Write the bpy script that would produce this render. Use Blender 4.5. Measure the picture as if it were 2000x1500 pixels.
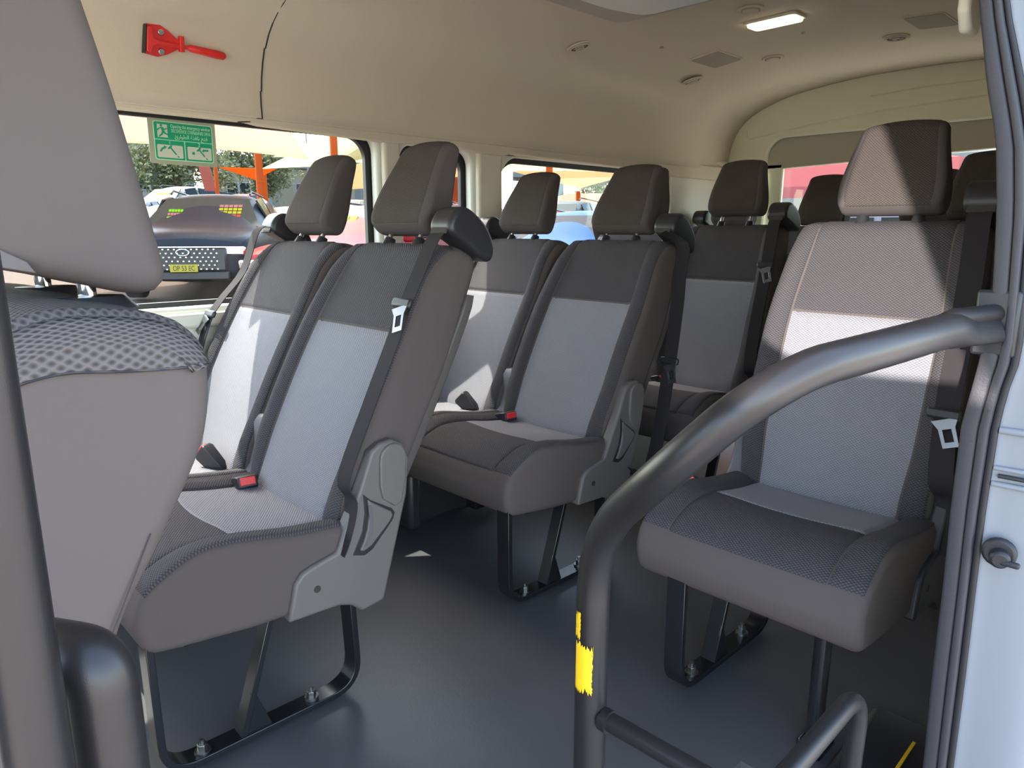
import bpy, bmesh, math, random
from mathutils import Vector, Matrix
random.seed(7)
S = bpy.context.scene
for o in list(bpy.data.objects): bpy.data.objects.remove(o)
COL = S.collection
R_ = math.radians
# ---------------------------------------------------------------- camera
cam_d = bpy.data.cameras.new('camera'); cam = bpy.data.objects.new('camera', cam_d); COL.objects.link(cam)
cam_d.sensor_width = 36; cam_d.lens = 25.07; cam_d.clip_start = .02; cam_d.clip_end = 500
rt = Vector((.7131, -.7011, 0)); up = Vector((.1477, .1502, .9776)); bk = -Vector((.6854, .6971, -.2107))
m = Matrix((rt, up, bk)).transposed().to_4x4(); m.translation = Vector((0, 0, 1.0)); cam.matrix_world = m
S.camera = cam
# ---------------------------------------------------------------- world, sun, exposure
W = bpy.data.worlds.new('sky'); S.world = W; W.use_nodes = True
nt = W.node_tree; nt.nodes.clear()
sky = nt.nodes.new('ShaderNodeTexSky'); sky.sky_type = 'NISHITA'; sky.sun_disc = False
sky.sun_elevation = R_(50); sky.sun_rotation = R_(0); sky.air_density = 1.0; sky.dust_density = 1.5; sky.ozone_density = 1.5
bg = nt.nodes.new('ShaderNodeBackground'); bg.inputs['Strength'].default_value = .34
wo = nt.nodes.new('ShaderNodeOutputWorld'); tint = nt.nodes.new('ShaderNodeMix'); tint.data_type = 'RGBA'; tint.blend_type = 'MULTIPLY'; tint.inputs[0].default_value = 1; tint.inputs[7].default_value = (1.09, 1.0, .87, 1)
nt.links.new(sky.outputs[0], tint.inputs[6]); nt.links.new(tint.outputs[2], bg.inputs[0]); nt.links.new(bg.outputs[0], wo.inputs[0])
SUN_DIR = Vector((.42, -1.0, -1.62)).normalized()
sd = bpy.data.lights.new('sun', 'SUN'); sd.energy = 2.7; sd.angle = R_(.53); sd.color = (1, .95, .86)
sun = bpy.data.objects.new('sun', sd); COL.objects.link(sun)
sun.rotation_euler = SUN_DIR.to_track_quat('-Z', 'Y').to_euler(); sun.location = (0, 6, 9)
gl = bpy.data.lights.new('glint_stand_in_spot', 'SPOT'); gl.energy = 900; gl.spot_size = R_(9.5); gl.spot_blend = .03; gl.shadow_soft_size = .012; gl.color = (1, .95, .88)
glo = bpy.data.objects.new('glint_stand_in_spot', gl); COL.objects.link(glo); glo.location = (-3.4, -.9, 1.45)  # added spot standing in for sun reflected off an unmodelled car
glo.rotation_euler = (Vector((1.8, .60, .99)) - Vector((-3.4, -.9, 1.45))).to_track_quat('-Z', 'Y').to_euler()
# mask cuts the added spot's beam to a slanted patch; no pane is modelled
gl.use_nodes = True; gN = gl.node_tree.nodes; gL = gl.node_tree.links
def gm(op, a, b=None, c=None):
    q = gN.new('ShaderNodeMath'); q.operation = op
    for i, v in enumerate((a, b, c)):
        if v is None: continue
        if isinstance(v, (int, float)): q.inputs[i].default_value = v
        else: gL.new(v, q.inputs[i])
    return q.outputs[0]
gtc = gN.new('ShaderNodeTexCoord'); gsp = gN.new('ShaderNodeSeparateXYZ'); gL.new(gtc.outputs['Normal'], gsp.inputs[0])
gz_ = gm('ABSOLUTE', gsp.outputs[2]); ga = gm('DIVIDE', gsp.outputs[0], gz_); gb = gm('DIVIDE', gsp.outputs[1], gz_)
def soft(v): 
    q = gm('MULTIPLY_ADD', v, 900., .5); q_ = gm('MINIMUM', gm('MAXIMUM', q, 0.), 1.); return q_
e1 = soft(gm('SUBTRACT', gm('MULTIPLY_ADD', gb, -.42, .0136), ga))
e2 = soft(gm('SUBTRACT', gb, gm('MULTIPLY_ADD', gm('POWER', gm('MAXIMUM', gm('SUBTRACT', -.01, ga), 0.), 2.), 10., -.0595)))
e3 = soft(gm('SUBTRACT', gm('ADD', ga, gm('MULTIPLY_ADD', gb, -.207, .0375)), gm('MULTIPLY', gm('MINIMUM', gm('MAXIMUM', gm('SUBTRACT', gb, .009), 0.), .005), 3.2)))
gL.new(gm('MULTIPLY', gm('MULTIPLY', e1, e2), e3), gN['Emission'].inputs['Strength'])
S.view_settings.view_transform = 'Standard'; S.view_settings.look = 'None'; S.view_settings.gamma = 1
S.view_settings.use_curve_mapping = False; S.view_settings.exposure = 2.25
try: S.cycles.max_bounces = 10; S.cycles.transparent_max_bounces = 16; S.cycles.diffuse_bounces = 6
except Exception: pass

# ---------------------------------------------------------------- materials
MATS = {}
def mat(name, col, rough=.6, metal=0., spec=.5, coat=0., emit=None, bump=None, bscale=100, var=0., vscale=3., uvweave=None, transl=None, sheen=0.):
    m = bpy.data.materials.new(name); m.use_nodes = True; n = m.node_tree; N = n.nodes; L = n.links
    b = N['Principled BSDF']; b.inputs['Base Color'].default_value = (*col, 1); b.inputs['Roughness'].default_value = rough
    b.inputs['Metallic'].default_value = metal; b.inputs['Specular IOR Level'].default_value = spec; b.inputs['Coat Weight'].default_value = coat
    if sheen: b.inputs['Sheen Weight'].default_value = sheen; b.inputs['Sheen Roughness'].default_value = .5
    if emit: b.inputs['Emission Color'].default_value = (*emit[:3], 1); b.inputs['Emission Strength'].default_value = emit[3]
    colsrc = None
    if var:
        tc = N.new('ShaderNodeTexCoord'); nz = N.new('ShaderNodeTexNoise'); nz.inputs['Scale'].default_value = vscale; nz.inputs['Detail'].default_value = 5
        L.new(tc.outputs['Object'], nz.inputs['Vector'])
        mx = N.new('ShaderNodeMix'); mx.data_type = 'RGBA'
        mx.inputs[6].default_value = (*[max(0, c * (1 - var)) for c in col], 1); mx.inputs[7].default_value = (*[min(1, c * (1 + var)) for c in col], 1)
        L.new(nz.outputs['Fac'], mx.inputs[0]); L.new(mx.outputs[2], b.inputs['Base Color']); colsrc = mx.outputs[2]
    if bump and not uvweave:
        tc = N.new('ShaderNodeTexCoord'); nz = N.new('ShaderNodeTexNoise'); nz.inputs['Scale'].default_value = bscale; nz.inputs['Detail'].default_value = 3
        L.new(tc.outputs['Object'], nz.inputs['Vector'])
        bp = N.new('ShaderNodeBump'); bp.inputs['Strength'].default_value = bump; bp.inputs['Distance'].default_value = .002
        L.new(nz.outputs['Fac'], bp.inputs['Height']); L.new(bp.outputs[0], b.inputs['Normal'])
    if uvweave:
        inv = name == 'coarse_spacer_mesh'; ku, kv, dark = uvweave            # knitted spacer mesh: staggered cells from UV in metres
        uv = N.new('ShaderNodeUVMap'); sp = N.new('ShaderNodeSeparateXYZ'); L.new(uv.outputs[0], sp.inputs[0])
        def M(op, a, bb=None):
            q = N.new('ShaderNodeMath'); q.operation = op
            for i, v in enumerate((a, bb)):
                if v is None: continue
                if isinstance(v, (int, float)): q.inputs[i].default_value = v
                else: L.new(v, q.inputs[i])
            return q.outputs[0]
        su = M('SINE', M('MULTIPLY', M('ADD', M('MULTIPLY', sp.outputs[0], 1 / ku), M('MULTIPLY', sp.outputs[1], 1 / kv)), math.pi))
        sv = M('SINE', M('MULTIPLY', M('SUBTRACT', M('MULTIPLY', sp.outputs[0], 1 / ku), M('MULTIPLY', sp.outputs[1], 1 / kv)), math.pi))
        h = M('MULTIPLY', M('ABSOLUTE', su), M('ABSOLUTE', sv)); h = M('POWER', h, .6)
        if inv: h = M('SUBTRACT', 1.0, M('POWER', h, 2.5))
        bp = N.new('ShaderNodeBump'); bp.inputs['Strength'].default_value = .8; bp.inputs['Distance'].default_value = .0016
        L.new(h, bp.inputs['Height']); L.new(bp.outputs[0], b.inputs['Normal'])
        mx = N.new('ShaderNodeMix'); mx.data_type = 'RGBA'
        mx.inputs[6].default_value = (*[c * dark for c in col], 1); mx.inputs[7].default_value = (*[c * 1.15 for c in col], 1)
        L.new(h, mx.inputs[0]); L.new(mx.outputs[2], b.inputs['Base Color'])
    if transl:
        tr = N.new('ShaderNodeBsdfTranslucent'); tr.inputs[0].default_value = (*col, 1); ms = N.new('ShaderNodeMixShader'); ms.inputs[0].default_value = transl
        L.new(b.outputs[0], ms.inputs[1]); L.new(tr.outputs[0], ms.inputs[2]); L.new(ms.outputs[0], N['Material Output'].inputs[0])
    MATS[name] = m; return m
M_DARK = mat('dark_spacer_mesh', (.082, .074, .082), .85, uvweave=(.0085, .0060, .38), spec=.25)
M_LIGHT = mat('light_spacer_mesh', (.262, .255, .285), .85, uvweave=(.0085, .0060, .60), spec=.25)
M_PLAIN = mat('plain_taupe_fabric', (.098, .081, .078), .9, bump=.25, bscale=1400, spec=.2)
M_HMESH = mat('headrest_mesh', (.083, .068, .064), .9, uvweave=(.0075, .0055, .45), spec=.2)
M_MESHC = mat('coarse_spacer_mesh', (.105, .092, .095), .85, uvweave=(.0110, .0075, .42), spec=.25)
M_HEAD = mat('headrest_fabric', (.082, .070, .070), .9, bump=.35, bscale=900, spec=.2)
M_PLAS = mat('grey_plastic', (.128, .114, .110), .5, bump=.15, bscale=900)
M_PLASB = mat('mid_grey_plastic', (.11, .105, .115), .45, bump=.1, bscale=900)
M_SHELL = mat('warm_grey_back_shell', (.085, .073, .069), .5)
M_BLK = mat('black_plastic', (.022, .021, .025), .4)
M_BELT = mat('belt_webbing', (.030, .026, .029), .85, spec=.2, bump=.3, bscale=900)
M_STEEL = mat('bright_steel', (.72, .72, .72), .22, metal=1)
M_TONG = mat('tongue_steel', (.26, .26, .27), .3, metal=1)
M_BOLT = mat('zinc_bolt', (.30, .29, .28), .38, metal=1)
M_CHROME = mat('chrome', (.85, .85, .87), .08, metal=1)
M_FRAME = mat('black_gloss_frame', (.012, .012, .014), .22, spec=.6)
M_RED = mat('red_button', (.75, .03, .03), .4)
M_RAIL = mat('satin_grey_powder', (.040, .036, .038), .36, metal=.6, bump=.06, bscale=1500)
M_YEL = mat('yellow_tape', (.9, .55, .01), .5)
M_FLOOR = mat('vinyl_floor', (.088, .084, .090), .42, var=.25, vscale=3.5, bump=.15, bscale=200)
M_LINER = mat('beige_headliner', (.63, .55, .43), .95, bump=.3, bscale=500, spec=.1)
M_TRIMB = mat('beige_trim', (.62, .57, .47), .6)
M_REAR = mat('pale_green_beige_panel', (.80, .79, .60), .5, var=.06, vscale=4)
M_WHITE = mat('white_paint', (.205, .215, .245), .35, spec=.25)
M_SILL = mat('cream_paint', (.66, .65, .58), .35)
M_RUB = mat('black_rubber', (.014, .013, .017), .5)
M_RUBG = mat('grey_rubber', (.034, .031, .038), .55, bump=.2, bscale=300)
M_HRED = mat('hammer_red', (.72, .025, .02), .35)
M_DUCT = mat('grey_overhead_unit', (.36, .33, .31), .3)
M_DUCTW = mat('white_overhead_unit', (.7, .7, .7), .3)
M_GRN = mat('sign_green', (0, .33, .16), .5)
M_SGRY = mat('sign_olive_border', (.36, .38, .27), .5)
M_SPALE = mat('sign_pale', (.58, .62, .50), .5)
M_SMINT = mat('sign_mint', (.45, .8, .52), .5)
M_BRK = mat('vent_dark', (.03, .025, .02), .7)
M_TAN = mat('speaker_grille', (.36, .32, .25), .9, bump=.5, bscale=700)
M_LAMP = mat('lamp_diffuser', (.9, .88, .8), .4, emit=(1, .86, .62, 1.1))
M_ASPH = mat('brick_red_pavement', (.095, .066, .050), .9, var=.15, vscale=1.5, spec=.05)
M_ASPH2 = mat('grey_pavement', (.26, .25, .24), .9, var=.15, vscale=1.5)
def glass(name, tint, gloss=.08):
    m = bpy.data.materials.new(name); m.use_nodes = True; N = m.node_tree.nodes; L = m.node_tree.links
    N.remove(N['Principled BSDF']); t = N.new('ShaderNodeBsdfTransparent'); t.inputs[0].default_value = (*tint, 1)
    g = N.new('ShaderNodeBsdfGlossy'); g.inputs['Roughness'].default_value = .02
    fr = N.new('ShaderNodeLayerWeight'); fr.inputs[0].default_value = .5; ms = N.new('ShaderNodeMixShader')
    pw = N.new('ShaderNodeMath'); pw.operation = 'POWER'; pw.inputs[1].default_value = 5; L.new(fr.outputs['Facing'], pw.inputs[0])
    ma = N.new('ShaderNodeMath'); ma.operation = 'MULTIPLY_ADD'; ma.inputs[1].default_value = .6; ma.inputs[2].default_value = .03; L.new(pw.outputs[0], ma.inputs[0])
    L.new(ma.outputs[0], ms.inputs[0]); L.new(t.outputs[0], ms.inputs[1]); L.new(g.outputs[0], ms.inputs[2]); L.new(ms.outputs[0], N['Material Output'].inputs[0])
    return m
M_GLASS = glass('window_glass', (.93, .96, .94))
M_CARG = mat('car_glass', (.012, .015, .020), .08, spec=.12)
M_CARGB = mat('car_glass_brown', (.050, .028, .018), .1, spec=.12)
M_CARGL = mat('car_glass_light', (.035, .045, .045), .1, spec=.12)
M_TYRE = mat('tyre', (.02, .02, .02), .8)

# ---------------------------------------------------------------- helpers
def mk(name, verts, faces, material, parent=None, smooth=True, uvs=None, sharp=None):
    me = bpy.data.meshes.new(name); me.from_pydata([tuple(v) for v in verts], [], faces); me.validate()
    if uvs:
        ul = me.uv_layers.new(name='UVMap')
        for l in me.loops: ul.data[l.index].uv = uvs[l.vertex_index]
    me.materials.append(material)
    bm = bmesh.new(); bm.from_mesh(me); bmesh.ops.recalc_face_normals(bm, faces=bm.faces); bm.to_mesh(me); bm.free()
    for p in me.polygons: p.use_smooth = smooth
    if smooth: me.set_sharp_from_angle(angle=R_(sharp or 45))
    o = bpy.data.objects.new(name, me); COL.objects.link(o)
    if parent: o.parent = parent
    return o
def thing(name, label, cat, loc=(0, 0, 0), rz=0, group=None):
    o = bpy.data.objects.new(name, None); COL.objects.link(o); o.location = loc; o.rotation_euler = (0, 0, rz); o.empty_display_size = .05
    o['label'] = label; o['category'] = cat
    if group: o['group'] = group
    return o
def tag(o, label, cat, group=None, kind=None):
    o['label'] = label; o['category'] = cat
    if group: o['group'] = group
    if kind: o['kind'] = kind
    return o
def struct(o, label=None):
    o['kind'] = 'structure'
    if label: o['label'] = label
    return o
class MB:
    def __init__(s): s.v = []; s.f = []
    def add(s, v, f):
        k = len(s.v); s.v += [tuple(p) for p in v]; s.f += [tuple(i + k for i in q) for q in f]; return s
    def build(s, name, m, parent=None, smooth=True, bevel=0, seg=2):
        o = mk(name, s.v, s.f, m, parent, smooth)
        if bevel:
            b = o.modifiers.new('bevel', 'BEVEL'); b.width = bevel; b.segments = seg; b.limit_method = 'ANGLE'; b.angle_limit = R_(40)
        return o
def box(mb, c, s, rot=None):
    v = [Vector((x * s[0] / 2, y * s[1] / 2, z * s[2] / 2)) for x in (-1, 1) for y in (-1, 1) for z in (-1, 1)]
    if rot is not None: v = [rot @ p for p in v]
    v = [p + Vector(c) for p in v]
    return mb.add(v, [(0, 1, 3, 2), (4, 6, 7, 5), (0, 4, 5, 1), (2, 3, 7, 6), (0, 2, 6, 4), (1, 5, 7, 3)])
def Bx(name, c, s, m, parent=None, bevel=.003, rot=None):
    return box(MB(), c, s, rot).build(name, m, parent, True, bevel)
def fillet(pts, r, n=6):
    pts = [Vector(p) for p in pts]
    if not isinstance(r, (list, tuple)): r = [r] * len(pts)
    out = [pts[0]]
    for i in range(1, len(pts) - 1):
        a, b, c = pts[i - 1], pts[i], pts[i + 1]; u = (a - b).normalized(); w = (c - b).normalized()
        d = min(r[i], (a - b).length * .48, (c - b).length * .48)
        p0 = b + u * d; p1 = b + w * d
        for k in range(n + 1):
            t = k / n; out.append(p0 * (1 - t) ** 2 + b * 2 * t * (1 - t) + p1 * t * t)
    out.append(pts[-1]); return out
def frames(P, upv=None):
    T = []
    for i in range(len(P)):
        a = P[max(0, i - 1)]; b = P[min(len(P) - 1, i + 1)]; T.append((b - a).normalized())
    u = Vector(upv) if upv else (Vector((0, 0, 1)) if abs(T[0].z) < .9 else Vector((0, 1, 0)))
    fr = []
    for t in T:
        u = (u - t * u.dot(t)); 
        if u.length < 1e-6: u = t.orthogonal()
        u.normalize(); fr.append((t, u, t.cross(u)))
        if upv: u = Vector(upv)
    return fr
def sweep(mb, P, sec, upv=None, closed=False, cap=True):
    """sec: list of (a,b) or function(i)->list; a along u, b along t x u"""
    P = [Vector(p) for p in P]; fr = frames(P, upv); V = []; F = []
    for i, p in enumerate(P):
        q = sec(i) if callable(sec) else sec; n = len(q)
        V += [p + fr[i][1] * a + fr[i][2] * b for a, b in q]
    for i in range(len(P) - 1):
        for k in range(n):
            k2 = (k + 1) % n; F.append((i * n + k, i * n + k2, (i + 1) * n + k2, (i + 1) * n + k))
    if cap: F.append(tuple(range(n))[::-1]); F.append(tuple((len(P) - 1) * n + k for k in range(n)))
    return mb.add(V, F)
def circ(r, n=16, sx=1, sy=1): return [(r * sx * math.cos(2 * math.pi * k / n), r * sy * math.sin(2 * math.pi * k / n)) for k in range(n)]
def Tube(name, pts, r, m, parent=None, fr=.0, n=16, upv=None):
    P = fillet(pts, fr, 10) if fr else pts
    return sweep(MB(), P, circ(r, n), upv).build(name, m, parent)
def rect(w, t): return [(-w / 2, -t / 2), (w / 2, -t / 2), (w / 2, t / 2), (-w / 2, t / 2)]
def Bar(name, pts, w, t, m, parent=None, upv=(0, 1, 0), fr=.0, bevel=.0015):
    """flat bar: width w along upv, thickness t"""
    P = fillet(pts, fr, 8) if fr else [Vector(p) for p in pts]
    return sweep(MB(), P, rect(w, t), upv).build(name, m, parent, True, bevel)
def cyl(mb, c, axis, r, h, n=20, r2=None):
    a = Vector(axis).normalized(); c = Vector(c)
    return sweep(mb, [c - a * h / 2, c + a * h / 2], (lambda i: circ(r if i == 0 or r2 is None else r2, n)))
def Cyl(name, c, axis, r, h, m, parent=None, n=20, bevel=0, r2=None): return cyl(MB(), c, axis, r, h, n, r2).build(name, m, parent, True, bevel)
def prism(mb, pts2, y0, y1, plane='xz'):
    n = len(pts2)
    def P(a, b, y): return (a, y, b) if plane == 'xz' else ((a, b, y) if plane == 'xy' else (y, a, b))
    V = [P(a, b, y0) for a, b in pts2] + [P(a, b, y1) for a, b in pts2]
    F = [tuple(range(n)), tuple(range(2 * n - 1, n - 1, -1))] + [(i, (i + 1) % n, n + (i + 1) % n, n + i) for i in range(n)]
    return mb.add(V, F)
def Prism(name, pts2, y0, y1, m, parent=None, plane='xz', bevel=.004, seg=3, r=0):
    if r:
        q = [Vector((a, b, 0)) for a, b in pts2]; q = q[-1:] + q + q[:1]; ff = fillet([Vector(p) for p in q], r, 4)[1:-1]; pts2 = [(p.x, p.y) for p in ff]
    return prism(MB(), pts2, y0, y1, plane).build(name, m, parent, True, bevel, seg)
def sstep(a, b, x):
    t = max(0, min(1, (x - a) / (b - a))); return t * t * (3 - 2 * t)
def resample(pts, n, closed=True):
    """Catmull-Rom through points, even arclength"""
    P = [Vector((a, b, 0)) for a, b in pts]; N = len(P); D = []
    rng = range(N if closed else N - 1)
    for i in rng:
        p0 = P[(i - 1) % N] if closed or i > 0 else P[0]; p1 = P[i]; p2 = P[(i + 1) % N]; p3 = P[(i + 2) % N] if closed or i + 2 < N else P[-1]
        for k in range(12):
            t = k / 12; D.append(.5 * ((2 * p1) + (p2 - p0) * t + (2 * p0 - 5 * p1 + 4 * p2 - p3) * t * t + (3 * p1 - p0 - 3 * p2 + p3) * t ** 3))
    D.append(P[0] if closed else P[-1])
    cum = [0]
    for i in range(1, len(D)): cum.append(cum[-1] + (D[i] - D[i - 1]).length)
    Lt = cum[-1]; out = []; j = 0
    for k in range(n if closed else n):
        s = Lt * k / (n if closed else n - 1)
        while j < len(cum) - 2 and cum[j + 1] < s: j += 1
        t = (s - cum[j]) / max(1e-9, cum[j + 1] - cum[j]); out.append(D[j].lerp(D[j + 1], min(1, t)))
    return [(p.x, p.y) for p in out], Lt
class Pad:
    """upholstered body: closed side profile (a,b), swept sideways with rounded flanks"""
    def __init__(s, prof, width, r, tf, bump=None, n=96, wfn=None):
        s.C, s.L = resample(prof, n); s.n = n; s.w = width; s.r = r; s.tf = tf; s.bump = bump or (lambda a, b, q: 0); s.wfn = wfn or (lambda a, b: 1)
        A = sum(s.C[i][0] * s.C[(i + 1) % n][1] - s.C[(i + 1) % n][0] * s.C[i][1] for i in range(n)); s.sg = 1 if A > 0 else -1
    def cn(s, u):
        x = (u % 1) * s.n; i = int(x); t = x - i; a = s.C[i % s.n]; b = s.C[(i + 1) % s.n]; am = s.C[(i - 2) % s.n]; bp = s.C[(i + 3) % s.n]
        tx, ty = bp[0] - am[0], bp[1] - am[1]; l = math.hypot(tx, ty) or 1
        return (a[0] * (1 - t) + b[0] * t, a[1] * (1 - t) + b[1] * t), (s.sg * ty / l, -s.sg * tx / l)
    def pt(s, u, q, off=0):
        (a, b), (na, nb) = s.cn(u); W = s.w * s.wfn(a, b); y = q * W / 2
        e = max(0, (abs(y) - (W / 2 - s.r)) / s.r); e = min(1, e)
        d = -s.r * (1 - math.sqrt(max(0, 1 - e * e))) + s.bump(a, b, q) if True else 0
        yy = y + (off * e * (1 if q > 0 else -1))
        d += off * math.sqrt(max(0, 1 - e * e * .9))
        return s.tf(a + na * d, b + nb * d, yy)
    def body(s, name, m, parent):
        k = max(.05, 1 - 2 * s.r / s.w)
        qs = []
        for i in range(9): qs.append(-1 + (1 - k) * (1 - math.cos(math.pi / 2 * i / 8)))
        inner = [-k + 2 * k * i / 22 for i in range(1, 22)]
        right = [-q for q in reversed(qs)]
        Q = qs + inner + right; V = []; F = []; n = s.n
        for q in Q:
            V += [s.pt(i / n, q) for i in range(n)]
        for j in range(len(Q) - 1):
            for i in range(n): F.append((j * n + i, j * n + (i + 1) % n, (j + 1) * n + (i + 1) % n, (j + 1) * n + i))
        for j, q in ((0, -1), (len(Q) - 1, 1)):      # domed side caps
            ring = [Vector(V[j * n + i]) for i in range(n)]; c = sum(ring, Vector()) / n; prev = [j * n + i for i in range(n)]
            F.append(tuple(prev))
        return mk(name, V, F, m, parent, True, sharp=60)
    def patch(s, name, m, parent, u0, u1, q0, q1, off=.003, nu=24, nq=16, curve=0, rc=.0):
        V = []; F = []; UV = []
        def edge(t): return .0 if t <= 0 or t >= 1 else 1
        us = [0, .012, .04] + [i / nu for i in range(1, nu)] + [.96, .988, 1]; qs = [0, .012, .04] + [i / nq for i in range(1, nq)] + [.96, .988, 1]
        us = sorted(set(us)); qs = sorted(set(qs))
        for a in us:
            for b in qs:
                ea = min(a, 1 - a); eb = min(b, 1 - b); k = min(1, min(ea, eb) / .035); o = -.002 + (off + .002) * math.sin(k * math.pi / 2)
                q = q0 + (q1 - q0) * b; u = u0 + (u1 - u0) * a + curve * (4 * b * (1 - b)) * (1 - a)
                V.append(s.pt(u, q, o)); UV.append((q * s.w / 2, u * s.L))
        nq_ = len(qs)
        for i in range(len(us) - 1):
            for j in range(nq_ - 1): F.append((i * nq_ + j, i * nq_ + j + 1, (i + 1) * nq_ + j + 1, (i + 1) * nq_ + j))
        return mk(name, V, F, m, parent, True, UV, sharp=70)
    def find(s, a, b):
        best = min(range(s.n * 4), key=lambda i: (s.cn(i / s.n / 4)[0][0] - a) ** 2 + (s.cn(i / s.n / 4)[0][1] - b) ** 2); return best / s.n / 4

# ---------------------------------------------------------------- passenger seats
PX, PZ = .37, .39           # recline pivot, local to the cushion's front edge
def back_tf(ang, yc, pz=PZ):
    sa, ca = math.sin(ang), math.cos(ang)
    return lambda t, n, y: (PX + t * sa - n * ca, yc + y, pz + t * ca + n * sa)
def make_seat(root, yc, side, ang, w=.455, guide=True, belt='aisle', wall=False, raise_head=0, trim=True, inner=True, head=True, full=True, tongue_t=.49, hang=False, hs=1.0, tm=None):
    """one seat place; side = +1/-1: the y side with belt guide and side trim"""
    # cushion --------------------------------------------------
    prof = [(-.028, .281), (-.042, .330), (-.030, .374), (.0, .402), (.06, .424), (.14, .424), (.26, .402), (.40, .385), (.46, .37), (.46, .27), (.36, .245), (.2, .245), (.08, .258), (.005, .268)]
    bumpc = lambda a, b, q: (.012 * sstep(.66, .82, abs(q)) * sstep(.0, .10, a) * (1 if b > .33 else 0)) - (.006 * (1 - q * q) if b > .33 else 0)
    cu = Pad(prof, w * 1.035, .020, lambda a, b, y: (a, yc + y, b), bumpc)
    cb = cu.body('cushion', M_PLAIN, root)
    U = lambda a, b: cu.find(a, b)
    ua, ub, uc = U(-.024, .382), U(.165, .421), U(.42, .383)
    def order(u0, u1):
        if abs(u1 - u0) > .5: u1 += 1 if u1 < u0 else -1
        return u0, u1
    u0, u1 = order(ua, ub); cu.patch('cushion_front_panel', M_DARK, cb, u0, u1, -.70, .70, off=.0045, curve=0)
    u0, u1 = order(ub, uc); cu.patch('cushion_insert', M_LIGHT, cb, u0, u1, -.70, .70, off=.0065, curve=-(u1 - u0) * .10)
    cb.children[-1]['label'] = 'light grey woven insert at the rear of the cushion'
    u0, u1 = order(ua, uc)
    for sg in (-1, 1): cu.patch('cushion_bolster', M_DARK, cb, u0, u1, sg * .704, sg * .965, off=.0045, nq=8)
    # backrest -------------------------------------------------
    bp = [(.0, .008), (.12, .016), (.30, .020), (.48, .014), (.60, .004), (.645, -.006), (.668, -.03), (.678, -.06), (.678, -.095), (.64, -.120), (.50, -.122), (.30, -.118), (.14, -.112), (.02, -.09), (-.02, -.05), (-.02, -.01)]
    bumpb = lambda a, b, q: (.020 * sstep(.66, .84, abs(q)) - .004) * sstep(.66, .56, a) * sstep(-.02, .1, a) * (1 if b > -.02 else 0)
    wf = lambda a, b: 1 - .10 * sstep(.38, .66, a) - .05 * sstep(.16, .02, a)
    tf = back_tf(ang, yc)
    bk_ = Pad(bp, w, .035, tf, bumpb, wfn=wf)
    bb = bk_.body('backrest', M_PLAIN, root)
    V = lambda a, b: bk_.find(a, b)
    vb, vm, vt = V(-.018, -.006), V(.435, .016), V(.668, -.04)
    v0, v1 = order(vb, vm); p = bk_.patch('backrest_insert', M_LIGHT, bb, v0, v1, -.725, .725, off=.004); p['label'] = 'light grey woven centre panel of the backrest'
    v0, v1 = order(vm, vt); bk_.patch('backrest_upper_panel', M_DARK, bb, v0, v1, -.725, .725, off=.004)
    v0, v1 = order(vb, vt)
    for sg in (-1, 1): bk_.patch('backrest_bolster', M_DARK, bb, v0 + (v1 - v0) * .02, v1, sg * .727, sg * .955, nq=8, off=.003)
    # hard back shell
    sh = [(.58, -.100), (.56, -.127), (.30, -.129), (.02, -.114), (-.03, -.095), (-.02, -.08), (.3, -.10), (.5, -.103)]
    shp = Pad(sh, w * .965, .006, tf, n=48); shp.body('back_shell', M_SHELL, root)
    # headrest -------------------------------------------------
    if head:
        h0 = .699 + raise_head
        hp = [(h0, .002), (h0 + .022, .020), (h0 + .12, .024), (h0 + .196, .017), (h0 + .220, .004), (h0 + .225, -.014), (h0 + .210, -.030), (h0 + .11, -.048), (h0 + .03, -.058), (h0 + .004, -.052), (h0 - .006, -.024)]
        hw = lambda a, b: 1 - .20 * sstep(h0 + .04, h0 + .205, a) - .03 * sstep(h0 + .03, h0, a)
        hp = [(h0 + (a - h0) * hs, b) for a, b in hp]; hd = Pad(hp, .232, .015, tf, bump=lambda a, b, q: .010 * (1 - q * q) * sstep(h0 + .15, h0 + .2, a), wfn=hw, n=72)
        hb = hd.body('headrest', M_HEAD, root)
        w0, w1 = order(hd.find(h0 + .01, .003), hd.find(h0 + .222 * hs, -.022)); hd.patch('headrest_front_panel', M_HMESH, hb, w0, w1, -.86, .86, off=.0012)
        for s in (-1, 1):
            a, b = tf(.64, -.030, s * .062), tf(h0 + .03, -.026, s * .062)
            po = Tube('headrest_post', [Vector(a), Vector(b)], .0065, M_CHROME, hb)
            c0, c1 = tf(.662, -.031, s * .062), tf(.684, -.031, s * .062)
            sweep(MB(), [Vector(c0), Vector(c1)], lambda i: circ(.017 if i == 0 else .013, 20)).build('post_collar', M_BLK, po)
    e = side * w / 2                                     # outer edge
    Y = lambda d: yc + e + side * d                      # d>0: outwards
    # belt guide at the shoulder -------------------------------
    if guide:
        gp = [(.676, .004), (.682, .020), (.702, .027), (.732, .021), (.750, -.002), (.750, -.04), (.738, -.08), (.716, -.112), (.692, -.124), (.672, -.119), (.668, -.085), (.674, -.04)]
        gd = Pad(gp, .078, .013, lambda t, n, y: tf(t, n, e - side * .036 + y), n=60)
        g = gd.body('belt_guide', M_BLK, root)
        g0, g1 = order(gd.find(.748, -.04), gd.find(.70, -.11))
        q0 = .52; p = gd.patch('reflective_strip', M_PLAS, g, g0, g1, *((.80, .95) if side > 0 else (-.95, -.80)), off=.001, nu=8, nq=6)
        sl = [tf(.680, .020, e - side * .036 + y) for y in (-.027, .027)]
        Bar('belt_slot', [Vector(sl[0]), Vector(sl[1])], .016, .005, M_BRK, g, upv=tf_dir(tf))
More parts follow.
